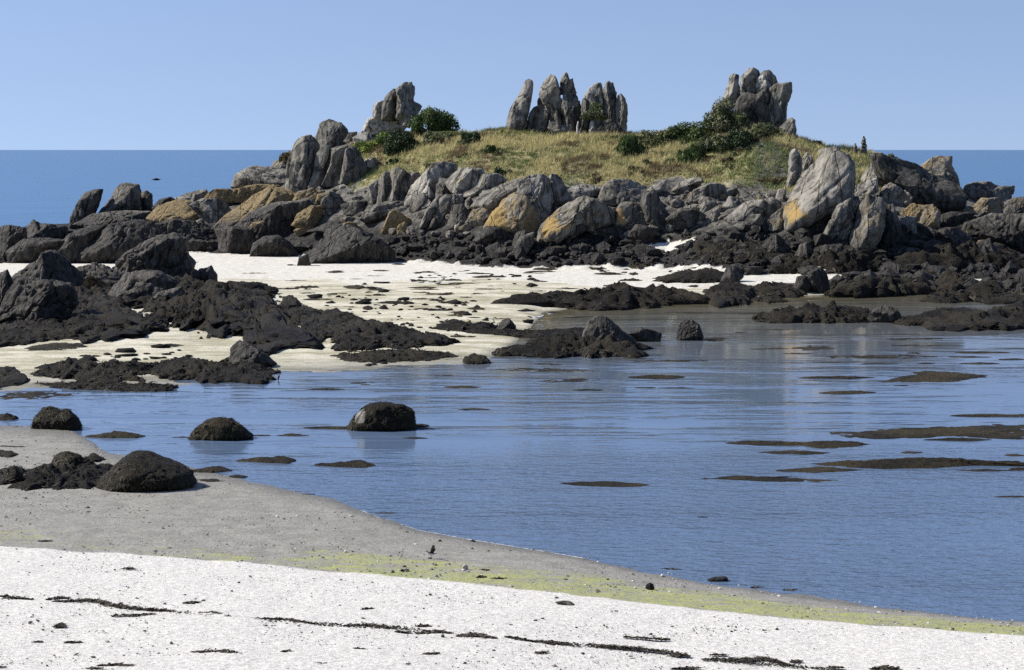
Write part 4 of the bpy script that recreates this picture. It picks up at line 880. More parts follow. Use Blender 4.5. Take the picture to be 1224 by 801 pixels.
def strand(rg, name, label, ptxt, thick, seedoff=0):
    """a clump or line of dry wrack on the sand: a tangle of strips along the traced line"""
    P = pts_of(rg, ptxt); s_ = REG[rg][2]; SEED[0] += 1; r2 = np.random.default_rng(SEED[0])
    W = np.array([march(a, b) for a, b in P]); 
    if len(W) == 1: W = np.array([W[0], W[0] + [.05, 0, 0]])
    L = np.concatenate([[0], np.cumsum(np.linalg.norm(np.diff(W, axis=0), axis=1))])
    pxm = F / W[:, 1].mean(); w = .66 * thick / s_ / pxm                     # thickness seen, in metres
    n = int(np.clip(330 * L[-1] + 12, 14, 1400)); t = r2.uniform(0, L[-1], n)
    gate = fbm(np.stack([t * 1.8, np.full(n, SEED[0] * 3.3), t * 0], -1), 3)   # the line thins and breaks
    t = t[gate > -.62] if len(P) > 2 else t; n = len(t)
    c = np.stack([np.interp(t, L, W[:, q]) for q in range(3)], -1)
    env = np.clip(np.sin(np.pi * np.clip(t / max(L[-1], 1e-3), .06, .94)), .25, 1)
    c[:, :2] += r2.normal(0, 1, (n, 2)) * np.array([.6, 1.5]) * (w * .8 * env)[:, None]; 
    hh = np.abs(r2.normal(0, .22, n)) * w * env; c[:, 2] = HT(c[:, 0], c[:, 1]) + .006 + hh
    ang = r2.normal(0, .7, n) + math.atan2(W[-1, 1] - W[0, 1], W[-1, 0] - W[0, 0]); ln = r2.uniform(.03, .13, n); wd = r2.uniform(.006, .017, n)
    d = np.stack([np.cos(ang), np.sin(ang), r2.normal(0, .10, n)], -1); sd = np.stack([-np.sin(ang), np.cos(ang), r2.normal(0, .35, n)], -1)
    S = []
    for f in (-.5, -.15, .2, .5):
        bend = np.stack([np.zeros(n), np.zeros(n), -4 * f * f * .25 * ln * r2.uniform(-.2, 1, n)], -1)
        m_ = c + d * (ln * f)[:, None] + bend + sd * (ln * .2 * np.sin(f * 5 + ang))[:, None]; m_[:, 2] = np.maximum(m_[:, 2], HT(m_[:, 0], m_[:, 1]) + .004)
        S += [m_ - sd * wd[:, None], m_ + sd * wd[:, None]]
    V = np.stack(S, 1).reshape(-1, 3); k = np.arange(n)[:, None] * 8
    Q = np.concatenate([k + np.array([[a, a + 1, a + 3, a + 2]]) for a in (0, 2, 4)])
    cc = np.array((.018, .015, .012)) + r2.random((n, 1)) ** 1.6 * np.array((.10, .082, .055)); col = np.ones((n * 8, 4)); col[:, :3] = np.repeat(cc, 8, 0)
    base = np.array([W[:, 0].mean(), W[:, 1].mean(), W[:, 2].min()])
    o = mesh(name, V - base, Q, M['frond'], False, {'col': col}); o.location = base
    note(o, label, 'seaweed', P if len(P) > 1 else np.concatenate([P, P + 4]))
    return o

# ------------------------------------------------------------------ shrubs
def tube(pts, r0, r1, seg=5):
    pts = np.array(pts); V, Q = [], []
    for a, p in enumerate(pts):
        t = a / (len(pts) - 1); r = r0 + (r1 - r0) * t
        for s in range(seg): V.append(p + r * np.array([math.cos(2 * math.pi * s / seg), math.sin(2 * math.pi * s / seg), 0]))
    for a in range(len(pts) - 1):
        for s in range(seg): Q.append([a * seg + s, a * seg + (s + 1) % seg, (a + 1) * seg + (s + 1) % seg, (a + 1) * seg + s])
    return np.array(V), np.array(Q)
def build_shrub(name, label, px, py, w, h, cols, seed, d=None, leaf=.13, dens=1., spiky=0.):
    r2 = np.random.default_rng(seed); g = march(px, py + h / 2 - 1); y = g[1] if d is None else d
    b = at_y(px, py + h / 2, y); W, H = w / F * y, h / F * y; D = W * .42
    base = np.array([b[0], y + D * .6, b[2] - .15])
    ncl = int(np.clip(10 + 5 * W * H, 12, 60)); cl = []
    while len(cl) < ncl:
        p = r2.uniform(-1, 1, 3); p[2] = abs(p[2])
        if np.linalg.norm(p) < 1 and np.linalg.norm(p) > .35: cl.append(p * np.array([W / 2 * .86, D * .86, H * .86]) + [0, 0, .1])
    cl = np.array(cl); cr = r2.uniform(.16, .3, ncl) * min(W, H * 1.4)
    n = int(dens * 1500 * max(W * H, .6) ** .8); q = r2.integers(0, ncl, n); u = r2.normal(0, 1, (n, 3)); u /= np.linalg.norm(u, axis=1)[:, None]
    c = cl[q] + u * (cr[q] * r2.uniform(.5, 1.05, n))[:, None]; c[:, 2] = np.maximum(c[:, 2], .02)
    a = r2.normal(0, 1, (n, 3)); a[:, 2] += spiky * 2.5; a /= np.linalg.norm(a, axis=1)[:, None]; bb = np.cross(a, u + r2.normal(0, .6, (n, 3))); bb /= np.maximum(np.linalg.norm(bb, axis=1), 1e-3)[:, None]
    s = leaf * r2.uniform(.5, 1.2, n)[:, None]; wd = .5 if not spiky else .22
    V = np.stack([c - a * s, c + bb * s * wd, c + a * s, c - bb * s * wd], 1).reshape(-1, 3); Q = np.arange(n * 4).reshape(-1, 4)
    cc = np.array(cols)[r2.integers(0, len(cols), ncl)][q] * r2.uniform(.65, 1.35, (n, 1)); col = np.ones((n * 4, 4)); col[:, :3] = np.repeat(cc, 4, 0)
    e = bpy.data.objects.new(name, None); link(e); e.location = base
    mesh('foliage', V, Q, M['leaf'], False, {'col': col}, e)
    SV, SQ, off = [], [], 0
    for k in range(min(14, ncl)):
        v, qq = tube([(cl[k][0] * .08, cl[k][1] * .08, -.1), (cl[k] * .45 + [0, 0, .05]), cl[k]], .05, .015); SV.append(v); SQ.append(qq + off); off += len(v)
    mesh('branches', np.concatenate(SV), np.concatenate(SQ), M['wood'], True, None, e)
    note(e, label, 'shrub', [(px - w / 2, py - h / 2), (px + w / 2, py + h / 2)])
    return e

# ------------------------------------------------------------------ birds
def lathe_x(prof, seg=14):
    """body of revolution along x with a centre height: rows (x, z, half width, half height)"""
    V, Q = [], []
    for (x, z, w, h) in prof:
        for s in range(seg): a = 2 * math.pi * s / seg; V.append((x, w * math.cos(a), z + h * math.sin(a)))
    for a in range(len(prof) - 1):
        for s in range(seg): Q.append([a * seg + s, a * seg + (s + 1) % seg, (a + 1) * seg + (s + 1) % seg, (a + 1) * seg + s])
    return np.array(V), np.array(Q)
def build_bird(label, px, py, length, face, back, belly, wings_up=False):
    g = march(px, py); e = bpy.data.objects.new('shore_bird', None); link(e); e.location = g; e.rotation_euler = (0, 0, face)
    L = length; k = L / .40
    prof = [(-.2,.17,.004,.004),(-.15,.172,.02,.012),(-.09,.17,.045,.04),(0,.165,.062,.06),(.07,.175,.055,.058),(.115,.20,.036,.042),(.14,.235,.027,.03),(.165,.255,.03,.031),(.19,.255,.024,.024),(.205,.252,.009,.008),(.24,.248,.005,.004),(.265,.245,.001,.001)]
    V, Q = lathe_x(prof); V = V * k
    up = V[:, 2] - np.interp(V[:, 0] / k, [r[0] for r in prof], [r[1] for r in prof]) * k
    col = np.ones((len(V), 4)); col[:, :3] = np.where((up > .004)[:, None], back, belly); bk = V[:, 0] / k > .2; col[bk, :3] = (.35, .15, .03)
    mesh('body', V, Q, M['drift'], True, {'col': col}, e)
    for s in (-1, 1):
        v, q = tube([(0.01, s * .022, 0.), (-.005, s * .024, .05), (.01, s * .026, .125)], .005, .007); cl = np.ones((len(v), 4)); cl[:, :3] = (.3, .14, .04)
        f, fq = lathe_x([(-.01, .004, .004, .004), (.012, .004, .012, .004), (.04, .003, .02, .002)], 8); f[:, 1] += s * .022
        mesh('leg', np.concatenate([v, f]) * k, np.concatenate([q, fq + len(v)]), M['drift'], True, {'col': np.concatenate([cl, np.tile(cl[:1], (len(f), 1))])}, e)
        if wings_up: w = [(.06, .19, s * .03), (-.06, .2, s * .03), (-.12, .3, s * .13), (.01, .33, s * .15), (-.12, .40, s * .27), (-.05, .42, s * .28)]
        else: w = [(.07, .20, s * .054), (.06, .15, s * .062), (-.06, .145, s * .064), (-.03, .2, s * .055), (-.2, .165, s * .02), (-.2, .175, s * .015)]
        wv = np.array([(a, c, b) for (a, b, c) in w]) * k
        wq = np.array([[0, 1, 2, 3], [3, 2, 4, 5]]); th = np.array([0, s * .006, .006]) * k
        WV = np.concatenate([wv, wv + th]); WQ = np.concatenate([wq, wq[:, ::-1] + 6])
        mesh('wing', WV, WQ, M['drift'], False, {'col': np.tile(np.array([[*back, 1]]), (12, 1))}, e)
    note(e, label, 'bird', [(px - 5, py - 8), (px + 5, py)], label)
# ------------------------------------------------------------------ placing everything
for line in (ROCKS).strip().split('\n'):
    a = line.split('|'); build_rock(a[0], a[1], a[2], a[3], a[4])
# smaller rocks packed between the measured ones
fr = np.random.default_rng(404); TAKEN = [(t['c'], max(t['w'], t['h'])) for t in THINGS]
BAND = [[(440,232),(560,222),(690,235),(790,226),(920,236),(930,275),(860,285),(760,288),(600,288),(470,285)], [(1005,232),(1060,250),(1200,272),(1224,300),(1040,300),(990,290)], [(215,240),(300,205),(430,225),(440,275),(330,285),(230,275)]]
nf = 0
while nf < 64:
    a, b = fr.uniform(200, 1224), fr.uniform(200, 300)
    if not any(inpoly(np.array([a]), np.array([b]), Q)[0] for Q in BAND): continue
    w, h = fr.uniform(11, 26), fr.uniform(9, 19); lean = fr.uniform(.1, .55)
    an = np.linspace(0, 6.28, 9)[:-1] + fr.uniform(-.25, .25, 8); rr = fr.uniform(.75, 1.1, 8)
    P = np.stack([a + w / 2 * rr * np.cos(an) + lean * h / 2 * rr * np.sin(an), b - h / 2 * rr * np.sin(an)], -1)
    oc = fr.choice([0, 0, .2, .5, .8]); tn = fr.uniform(.75, 1.25)
    build_rock('X', 'rock', 't=%.2f o=%.2f z=1 g=1.1' % (tn, oc), None, ' '.join('%.2f,%.2f' % tuple(q) for q in P))
    sz = 'small' if w * h < 230 else 'mid sized'; cl = 'ochre stained' if oc >= .5 else 'pale' if tn > 1.05 else 'dark grey' if tn < .9 else 'grey'
    THINGS[-1]['look'] = '%s %s rock' % (sz, cl); THINGS[-1]['auto'] = 'slope'; nf += 1
HILLD = lambda px: float(max(kin(U_0, (px - CX) / F), kin(U_F, (px - CX) / F) + 7) + 29.)
for k, line in enumerate(PINN.strip().split('\n')):
    a = line.split('|'); P = pts_of(a[0], a[4]); d = HILLD(P[:, 0].mean()) - 2. - .028 * (P[:, 1].max() - 150)
    if P[:, 1].max() > 136: P[P[:, 1] > P[:, 1].max() - 5, 1] += 6
    build_rock('X', a[1], a[2] + ' d=%.2f k=.45 g=1.05' % d, a[3], ' '.join('%.2f,%.2f' % tuple(q) for q in P))
for line in WEEDROCKS.strip().split('\n'):
    a = line.split('|'); build_weedrock(*a[:5])
for line in BEDS.strip().split('\n'):
    a = line.split('|'); build_bed(a[0], a[1], a[2], a[3], a[4])
mrg = np.random.default_rng(21)
xr = np.random.default_rng(91); extra = []
while len(extra) < 46:
    a, b = xr.uniform(300, 640), xr.uniform(321, 405)
    if inpoly(np.array([a]), np.array([b]), [(250,322),(560,322),(700,338),(620,380),(600,400),(520,385),(430,352),(340,345)])[0]: extra.append('X S %.1f,%.1f %.1f %.1f' % (a, b, xr.uniform(8, 42), xr.uniform(1.6, 4)))
while len(extra) < 66:
    a, b = xr.uniform(640, 1224), xr.uniform(372, 432); extra.append('X D %.1f,%.1f %.1f %.1f' % (a, b, xr.uniform(25, 110), xr.uniform(1.5, 3.2)))
while len(extra) < 82:
    a, b = xr.uniform(600, 905), xr.uniform(318, 345); extra.append('X S %.1f,%.1f %.1f %.1f' % (a, b, xr.uniform(12, 40), xr.uniform(2, 4.5)))
MATS = MATS + ';' + ';'.join(extra)
for tok in MATS.replace('\n', ';').split(';'):
    t = tok.split()
    if len(t) < 5: continue
    rg, kind, (x, y), w, h = t[0], t[1], map(float, t[2].split(',')), float(t[3]), float(t[4])
    if w <= 0: continue
    xs = np.array([-1, -.72, -.4, -.05, .3, .66, 1, .7, .3, -.1, -.45, -.75]); hh = np.array([.05, .32, .45, .55, .5, .3, .05, -.35, -.5, -.5, -.42, -.3])
    sk = mrg.uniform(-.25, .25); pts = np.stack([x + w / 2 * (xs + mrg.normal(0, .05, 12)), y - h * (hh * mrg.uniform(.6, 1.25, 12) + sk * xs * .5)], -1)
    o_ = REG[rg]; wpx = w / o_[2]
    size = 'long thin' if wpx > 70 else 'short' if wpx < 24 else 'thin'
    if kind == 'D': h *= 1.5
    if kind == 'D': lab, op, nm = size + ' brown patch of weed just breaking the lagoon surface', 'h=.8 m zo=-.02 r=.6', 'seaweed_mat'
    elif kind == 'W': lab, op, nm = size + ' floating weed raft on the lagoon', 'h=%.1f m zo=-.01' % (1.6 if h / o_[2] < 4 else 2.6), 'seaweed_mat'
    else: lab, op, nm = size + ' dark weed patch lying on the sand', 'h=%.1f m' % (1.5 if h / o_[2] < 4 else 2.6), 'seaweed_patch'
    build_bed(rg, nm, op, None, ' '.join('%.2f,%.2f' % tuple(p) for p in pts))
    THINGS[-1]['look'] = lab; THINGS[-1]['auto'] = True
COLS = dict(g=[(.020, .034, .010), (.030, .048, .014), (.045, .060, .020)], d=[(.012, .020, .008), (.020, .030, .012)], y=[(.08, .11, .02), (.05, .08, .018), (.11, .13, .03)],
            o=[(.05, .058, .024), (.075, .08, .036), (.035, .042, .02), (.09, .09, .05)], s=[(.028, .044, .012), (.042, .058, .018), (.018, .028, .010)], b=[(.07, .055, .028), (.05, .045, .022), (.10, .085, .045)])
for k, (lab, px, py, w, h, c, w8) in enumerate(SHRUBS):
    d = HILLD(px) - 5.2 if w8 == 'stack' else None
    if 125 < py - h / 2 + h and py + h / 2 < 166 and w8 is None: d = HILLD(px) - 4.5
    build_shrub('bush', lab, px, py, w * 1.18, h * .95, np.array(COLS[c]) * 2.0, 300 + k, d, .11 if c != 's' else .2, 1.6 if c != 's' else 2., 1. if c == 's' else 0.)
sr = np.random.default_rng(88); ns = 0
while ns < 22:
    px = sr.choice([sr.uniform(445, 610), sr.uniform(760, 975), sr.uniform(610, 760)], p=[.4, .45, .15]); py = sr.uniform(164, 212)
    if not (155 < py < np.interp(px, _px, Y_E) - 6): continue
    w, h = sr.uniform(12, 30), sr.uniform(5, 9); kd = sr.choice(['o', 'b', 'g'], p=[.5, .25, .25])
    build_shrub('bush', None, px, py, w, h, np.array(COLS[kd]) * 2.0, 600 + ns, None, .09, 1.5)
    THINGS[-1]['look'] = {'o': 'low olive scrub bush', 'b': 'low brown scrub bush', 'g': 'low green scrub bush'}[kd]; THINGS[-1]['auto'] = 'top'; ns += 1
for line in WRACK.strip().split('\n'):
    a = line.split('|'); strand(a[0], 'seaweed_strand', a[3], a[1], float(a[2]))

# stones of the near shore
def stone(name, look, rg, pts, tone, white=False):
    P = pts_of(rg, pts); g = march(P[:, 0].mean(), P[:, 1].max() - .5); lo, hi = P.min(0), P.max(0); dep = .35 * (hi[0] - lo[0]) / F * g[1]
    SEED[0] += 1; X, Fc, W = rock_solid(P, g[1] + dep * .6, dep, SEED[0], 3, 2.2, 3, .6); b = X.mean(0); b[2] = X[:, 2].min()
    o = mesh(name, X - b, Fc, M['rock'], True, {'lich': rgba(len(X), 0, 1.2 if white else 0)}); o.location = b; o.color = (0, tone, 0 if white or tone > .6 else .99, 1)
    note(o, look, 'stone', P)
stone('stone', 'white round stone on the green algae flat', 'Q', '443,233 446,222 455,215 464,222 466,233 455,238', 2.2, True)
stone('stone', 'dark block of stone where the algae meets the white sand', 'Q', '1082,302 1085,288 1098,280 1112,288 1115,304 1098,308', .5)
stone('flat_stone', 'flat grey stone half sunk in the white sand', 'Q', '765,350 785,346 820,346 838,356 832,363 790,358', .75)
stone('stone', 'dark flat rock at the water line of the near shore', 'S', '115,214 140,205 190,202 196,220 160,222', .4)
stone('stone', 'tiny dark stone on the curve of the shore', 'Q', '470,138 480,130 492,137 482,142', .4)
stone('stone', 'tiny dark stone between the bird and the shore curve', 'Q', '358,137 366,130 376,137 366,141', .4)
stone('sea_rock', 'tiny dark rock awash alone in the blue sea', 'A', '712,138 735,129 762,137 740,142', .3)

build_bird('small bird with dark raised wings and white belly on the green algae', 516, 668, .22, R(185), (.025, .022, .02), (.7, .7, .68), True)
build_bird('white wading bird standing on the sand spit by the lagoon', 645, 384, .42, R(20), (.75, .74, .72), (.85, .85, .83))
build_bird('greyer wading bird behind the white one on the sand spit', 658, 380, .38, R(170), (.35, .33, .3), (.7, .69, .66))
build_bird('grey bird walking on the beige sand among weed patches', 524, 343, .42, R(30), (.14, .14, .15), (.5, .5, .48))

# two stacks of stones on the skyline
def cairn(look, px, ytop, ybot, rows, seed):
    r2 = np.random.default_rng(seed); y = HILLD(px) - 3.; e = bpy.data.objects.new('cairn', None); link(e)
    b = at_y(px, ybot, y); e.location = b
    for (w, y0, y1, dx) in rows:
        P = np.array([(px + dx - w / 2, y1), (px + dx - w / 2 * .9, (y0 + y1) / 2), (px + dx - w * .3, y0), (px + dx + w * .35, y0 + .2), (px + dx + w / 2, (y0 + y1) / 2), (px + dx + w * .45, y1)])
        SEED[0] += 1; X, Fc, W = rock_solid(P, y, w * .5 / F * y, SEED[0], 3, 3., 3, .6)
        o = mesh('stone', X - b, Fc, M['rock'], True, {'lich': rgba(len(X))}, e); o.color = (0, .8, 0, 1)
    note(e, look, 'cairn', [(px - 4, ytop), (px + 4, ybot)])
cairn('taller cairn of stacked stones on the seaward skyline', 1032.5, 163, 182, [(7.5, 176, 183.5, 0), (7, 171.5, 176.6, .4), (6, 167.5, 172, -.3), (5, 164.8, 168, .3), (2.4, 162.5, 165.2, 0)], 5)
cairn('smaller cairn beside the taller one on the seaward skyline', 1022.5, 171, 182, [(6, 177, 183.5, 0), (4.6, 173.5, 177.4, .2), (2.6, 171, 174, -.2)], 6)
# driftwood
def driftwood(look, pts, r):
    P = np.array(pts, float); y = HILLD(P[:, 0].mean()) - 5.; W = at_y(P[:, 0], P[:, 1], y); V, Q = tube(W, r, r * .6, 7); b = W[0]
    o = mesh('driftwood', V - b, Q, mat_plain('bleached_wood', (.45, .42, .38), (.62, .6, .56)), True); o.location = b; note(o, look, 'driftwood', P)
driftwood('bleached upright post between finger stones and triple stack', [(690.4, 160), (690, 152), (691.3, 145)], .09)

# ------------------------------------------------------------------ things nobody could count
def pebble_cloud(name, pts, sizes, cols, mat_, seed, flat=.6, sub_=1, smooth=True, disp=.25):
    V, Fc = ico(sub_); r2 = np.random.default_rng(seed); n = len(pts); m = len(V)
    a = r2.uniform(0, 6.28, n); sx = sizes * r2.uniform(.7, 1.4, n); sy = sizes * r2.uniform(.6, 1.1, n); sz = sizes * flat * r2.uniform(.6, 1.3, n)
    J = 1 + disp * r2.normal(0, 1, (n, m)).clip(-1.6, 1.6)
    X = V[None] * J[:, :, None]; x = X[:, :, 0] * sx[:, None]; y = X[:, :, 1] * sy[:, None]
    W = np.stack([x * np.cos(a)[:, None] - y * np.sin(a)[:, None], x * np.sin(a)[:, None] + y * np.cos(a)[:, None], X[:, :, 2] * sz[:, None]], -1) + pts[:, None]
    col = np.ones((n, m, 4)); col[:, :, :3] = cols[:, None]
    F_ = (Fc[None] + (np.arange(n) * m)[:, None, None]).reshape(-1, 3)
    return mesh(name, W.reshape(-1, 3), F_, mat_, smooth, {'col': col.reshape(-1, 4), 'lich': rgba(n * m)})
rub = np.random.default_rng(77)
def in_sand(x, y, z):
    px, py = to_px(x, y, z); k = np.zeros(len(x), bool)
    for P in SANDP: k |= inpoly(px, py, P)
    return k
def scatter(n, polys, y0, y1, half):
    y = rub.uniform(y0, y1, n); x = rub.uniform(-half, half, n) * y; z = HT(x, y); px, py = to_px(x, y, z); k = np.zeros(n, bool)
    for P in polys: k |= inpoly(px, py, P)
    return x[k], y[k], z[k]
shore = [[(430,300),(470,285),(560,282),(700,290),(800,280),(920,270),(1010,265),(1100,262),(1300,262),(1300,352),(1130,352),(1000,336),(900,330),(800,322),(700,318),(600,318),(520,308),(440,305)],
         [(-80,272),(20,272),(130,280),(300,290),(430,296),(430,304),(330,304),(200,297),(130,310),(-80,318)]]
x, y, z = scatter(30000, shore, 104, 158, .36); n = len(x); k = ~in_sand(x, y, z); x, y, z = x[k], y[k], z[k]; n = len(x); s = rub.uniform(.08, .20, n) * (1 + 3.2 * rub.random(n) ** 5)
o = pebble_cloud('shore_rubble', np.stack([x, y, z + s * .25], -1), s, np.zeros((n, 3)), M['rock'], 3, .7, 1, False, .22); o.color = (0, .55, .99, 1)
tag(o, 'black broken rock rubble along the foot of the islet', 'rubble', kind='stuff'); print('rubble', n)
x, y, z = scatter(5000, [[(-60,330),(60,345),(160,340),(240,350),(330,350),(420,385),(330,400),(240,405),(150,392),(60,402),(-60,402)], [(470,380),(560,385),(555,405),(440,402)]], 70, 118, .33)
n = len(x); s = rub.uniform(.05, .14, n); o = pebble_cloud('weed_rubble', np.stack([x, y, z + s * .2], -1), s, np.zeros((n, 3)), M['rock'], 4, .7, 1, False, .25); o.color = (0, .55, .99, 1)
tag(o, 'small black stones scattered round the near black rocks', 'rubble', kind='stuff')
# pale broken rock on the slope
x, y, z = scatter(6500, [[(430,225),(560,222),(700,236),(790,222),(900,226),(950,240),(930,262),(860,275),(760,285),(600,285),(470,280)], [(300,205),(420,215),(430,260),(330,260),(250,245)], [(1010,215),(1060,250),(1180,262),(1240,270),(1240,290),(1050,285),(1000,262)]], 118, 176, .30)
n = len(x); s = rub.uniform(.12, .26, n) * (1 + 1.3 * rub.random(n) ** 4); o = pebble_cloud('slope_rubble', np.stack([x, y, z + s * .2], -1), s, np.zeros((n, 3)), M['rock'], 5, .62, 1, False, .2); o.color = (.1, .85, .18, 1)
tag(o, 'broken grey stones filling the gaps between the boulders of the slope', 'rubble', kind='stuff')

# litter of the shell beach and pebbles of the flat
def spread(n, y0, y1, half=.30):
    y = np.exp(rub.uniform(math.log(y0), math.log(y1), n)); return rub.uniform(-half, half, n) * y, y
x, y = spread(26000, 22, 44); u = x / y; k = y < kin(U_B, u) - .1; x, y = x[k], y[k]; n = len(x); z = HT(x, y)
cl = fbm(np.stack([x * .5, y * 1.2, x * 0], -1), 3); k = rub.random(n) < .35 + 1.1 * cl; x, y, z = x[k], y[k], z[k]; n = len(x)
s = rub.uniform(.006, .013, n) * (1 + 2.2 * rub.random(n) ** 14); g = rub.random((n, 1)); c = np.where(g < .55, (.06, .053, .045), np.where(g < .8, (.26, .24, .21), (.82, .81, .78)))
tag(pebble_cloud('beach_litter', np.stack([x, y, z + s * .3], -1), s, c, M['drift'], 8, .5, 1, False, .3), 'dark weed crumbs and shell bits scattered on the white sand', 'litter', kind='stuff')
x, y = spread(9000, 30, 62); u = x / y; k = (y > kin(U_B, u)) & (y < kin(U_S, u) + .3); x, y = x[k], y[k]; n = len(x); z = HT(x, y)
s = rub.uniform(.008, .022, n) * (1 + 1.5 * rub.random(n) ** 8); g = rub.random((n, 1)); c = np.where(g < .45, (.12, .11, .095), np.where(g < .8, (.27, .25, .22), (.55, .53, .49)))
tag(pebble_cloud('flat_pebbles', np.stack([x, y, z + s * .2], -1), s, c, M['drift'], 9, .55, 1, False, .2), 'small pebbles strewn over the grey tidal flat', 'pebbles', kind='stuff')

# crumbs of wrack that join up the strand lines
LN = np.array([(0,715),(36,716),(70,717),(115,719),(160,726),(206,731),(240,735),(300,740),(378,746),(420,748),(470,750),(515,756),(590,762),(640,768),(710,772),(800,780),(860,790),(945,796),(1010,802)], float)
n = 2600; tpx = rub.uniform(0, 1010, n); py = np.interp(tpx, LN[:, 0], LN[:, 1]) + rub.normal(0, 1.1, n); k = fbm(np.stack([tpx * .03, tpx * 0, tpx * 0], -1), 3) > -.18; tpx, py = tpx[k], py[k]
x, y = at_z(tpx, py, .9)
for _ in range(4): x, y = at_z(tpx, py, HT(x, y))
n = len(x); z = HT(x, y); s = rub.uniform(.007, .022, n)
tag(pebble_cloud('strandline_litter', np.stack([x, y, z + s * .3], -1), s, np.array((.02, .017, .013)) * rub.uniform(.5, 2.2, (n, 1)), M['drift'], 12, .45, 1, False, .3), 'dark weed crumbs strung along the wrack lines of the white sand', 'litter', kind='stuff')
# loose scraps of weed round the reefs
x, y, z = scatter(5200, [[(-60,372),(120,372),(330,395),(420,385),(600,400),(640,420),(560,440),(420,448),(300,455),(-60,468)], [(250,335),(400,345),(560,322),(700,338),(620,395),(480,385),(380,365)], [(700,318),(1040,318),(1040,350),(700,348)]], 72, 128, .34)
cl = fbm(np.stack([x * .22, y * .12, x * 0], -1), 3); k = rub.random(len(x)) < .1 + 1.6 * cl; x, y, z = x[k], y[k], z[k]; n = len(x); s = rub.uniform(.07, .2, n) * (1 + 1.5 * rub.random(n) ** 4)
o = pebble_cloud('weed_litter', np.stack([x, y, np.maximum(z, 0) + .01], -1), s, np.zeros((n, 3)), M['weed'], 13, .4, 1, True, .28)
tag(o, 'loose black weed scraps strewn over the sand round the reefs', 'seaweed', kind='stuff'); print('scraps', n)

# a thread of foam along the near water line
tt = np.linspace(430, 700, 260); fx, fy = [], []
us = np.interp(tt, [430, 700], [(430 - CX) / F * 1., (700 - CX) / F * 1.0]); yb = kin(U_S, us)
wv = (.035 + .03 * fbm(np.stack([us * 900, us * 0, us * 0], -1), 3)).clip(.006, .1)
A = np.stack([us * yb, yb - .03, np.full_like(us, .010)], -1); B = A + np.stack([us * 0, wv, us * 0], -1); B[:, 2] = .008
n = len(us); k = np.arange(n - 1); tag(mesh('foam', np.concatenate([A, B]), np.stack([k, k + 1, n + k + 1, n + k], -1), M['foam']), 'thin white thread of foam along the curved near shore', 'foam', kind='stuff')

# dry grass of the islet top
gr = np.random.default_rng(5); n0 = 60000
u = gr.uniform((395 - CX) / F, (1075 - CX) / F, n0); y = gr.uniform(128, 186, n0); x = u * y
zn = zones(x, y); d2 = np.maximum(kin(U_0, u), kin(U_F, u) + 7) + 29
k = (gr.random(n0) < zn[1]) & (y < d2 + 6); x, y = x[k], y[k]; n = len(x); z = HT(x, y, True)
P2 = np.stack([x * .3, y * .3, x * 0], -1); pt = fbm(P2, 4) + .35 * fbm(P2 * 5, 3)
strw, grn, brn = np.array((.48, .42, .205)), np.array((.125, .16, .05)), np.array((.14, .105, .055))
gx = CX + x / y * F; side = .28 * sstep(520, 440, gx) + .22 * sstep(770, 840, gx) * sstep(985, 940, gx) + .25 * sstep(d2[k] - 5, d2[k], y)
mixg = sstep(-.06, .36, pt + side + .14 * gr.normal(0, 1, n))[:, None]; tc = strw * (1 - mixg) + grn * mixg
br = (fbm(P2 * 1.7 + 50, 3) > .28)[:, None]; tc = np.where(br, brn, tc)
nb = 7; N = n * nb; h = np.repeat(gr.uniform(.18, .5, n) * (1 - .35 * mixg[:, 0]), nb) * gr.uniform(.6, 1.2, N)
bx = np.repeat(x, nb) + gr.normal(0, .10, N); by = np.repeat(y, nb) + gr.normal(0, .10, N); bz = np.repeat(z, nb) - .02
a = gr.uniform(0, 6.28, N); wd = gr.uniform(.012, .03, N); ln = h * gr.uniform(.15, .8, N); la = gr.normal(.3, 1.3, N)
V = np.stack([np.stack([bx - wd * np.cos(a), by - wd * np.sin(a), bz], -1), np.stack([bx + wd * np.cos(a), by + wd * np.sin(a), bz], -1), np.stack([bx + ln * np.cos(la), by + ln * np.sin(la), bz + h], -1)], 1).reshape(-1, 3)
c = np.ones((N, 3, 4)); c[:, :, :3] = (np.repeat(tc, nb, 0) * gr.uniform(.7, 1.3, (N, 1)))[:, None]
tag(mesh('grass', V, np.arange(N * 3).reshape(-1, 3), M['grass'], False, {'col': c.reshape(-1, 4)}), 'dry straw coloured grass with olive patches on the islet top', 'grass', kind='stuff'); print('grass tufts', n)

# ------------------------------------------------------------------ labels
LAND = [('the leaning blade rock', 100, 245), ('the ochre dome by the sea', 213, 250), ('the pointed black peak', 57, 325), ('the notched black rock', 185, 315), ('the pointed rock by the water', 300, 418),
        ('the largest black boulder', 410, 295), ('the round lagoon boulder', 824, 394), ('the weedy knoll', 715, 400), ('the big lagoon boulder', 455, 498), ('the cone shaped weedy rock', 260, 513),
        ('the broad weedy mound', 175, 565), ('the flat topped weedy rock', 65, 500), ('the thick humped raft', 1085, 550), ('the forked raft', 915, 571), ('the round weed lump', 347, 362), ('the smooth weed hump', 567, 427),
        ('the long weedy reef', 735, 355), ('the long weed ridge', 975, 375), ('the humped weed bank', 1130, 378), ('the weed carpet', 470, 400), ('the two layered raft', 1100, 449), ('the white wading bird', 645, 382), ('the little rock on the weed tongue', 605, 386), ('the egg shaped boulder', 615, 262)]
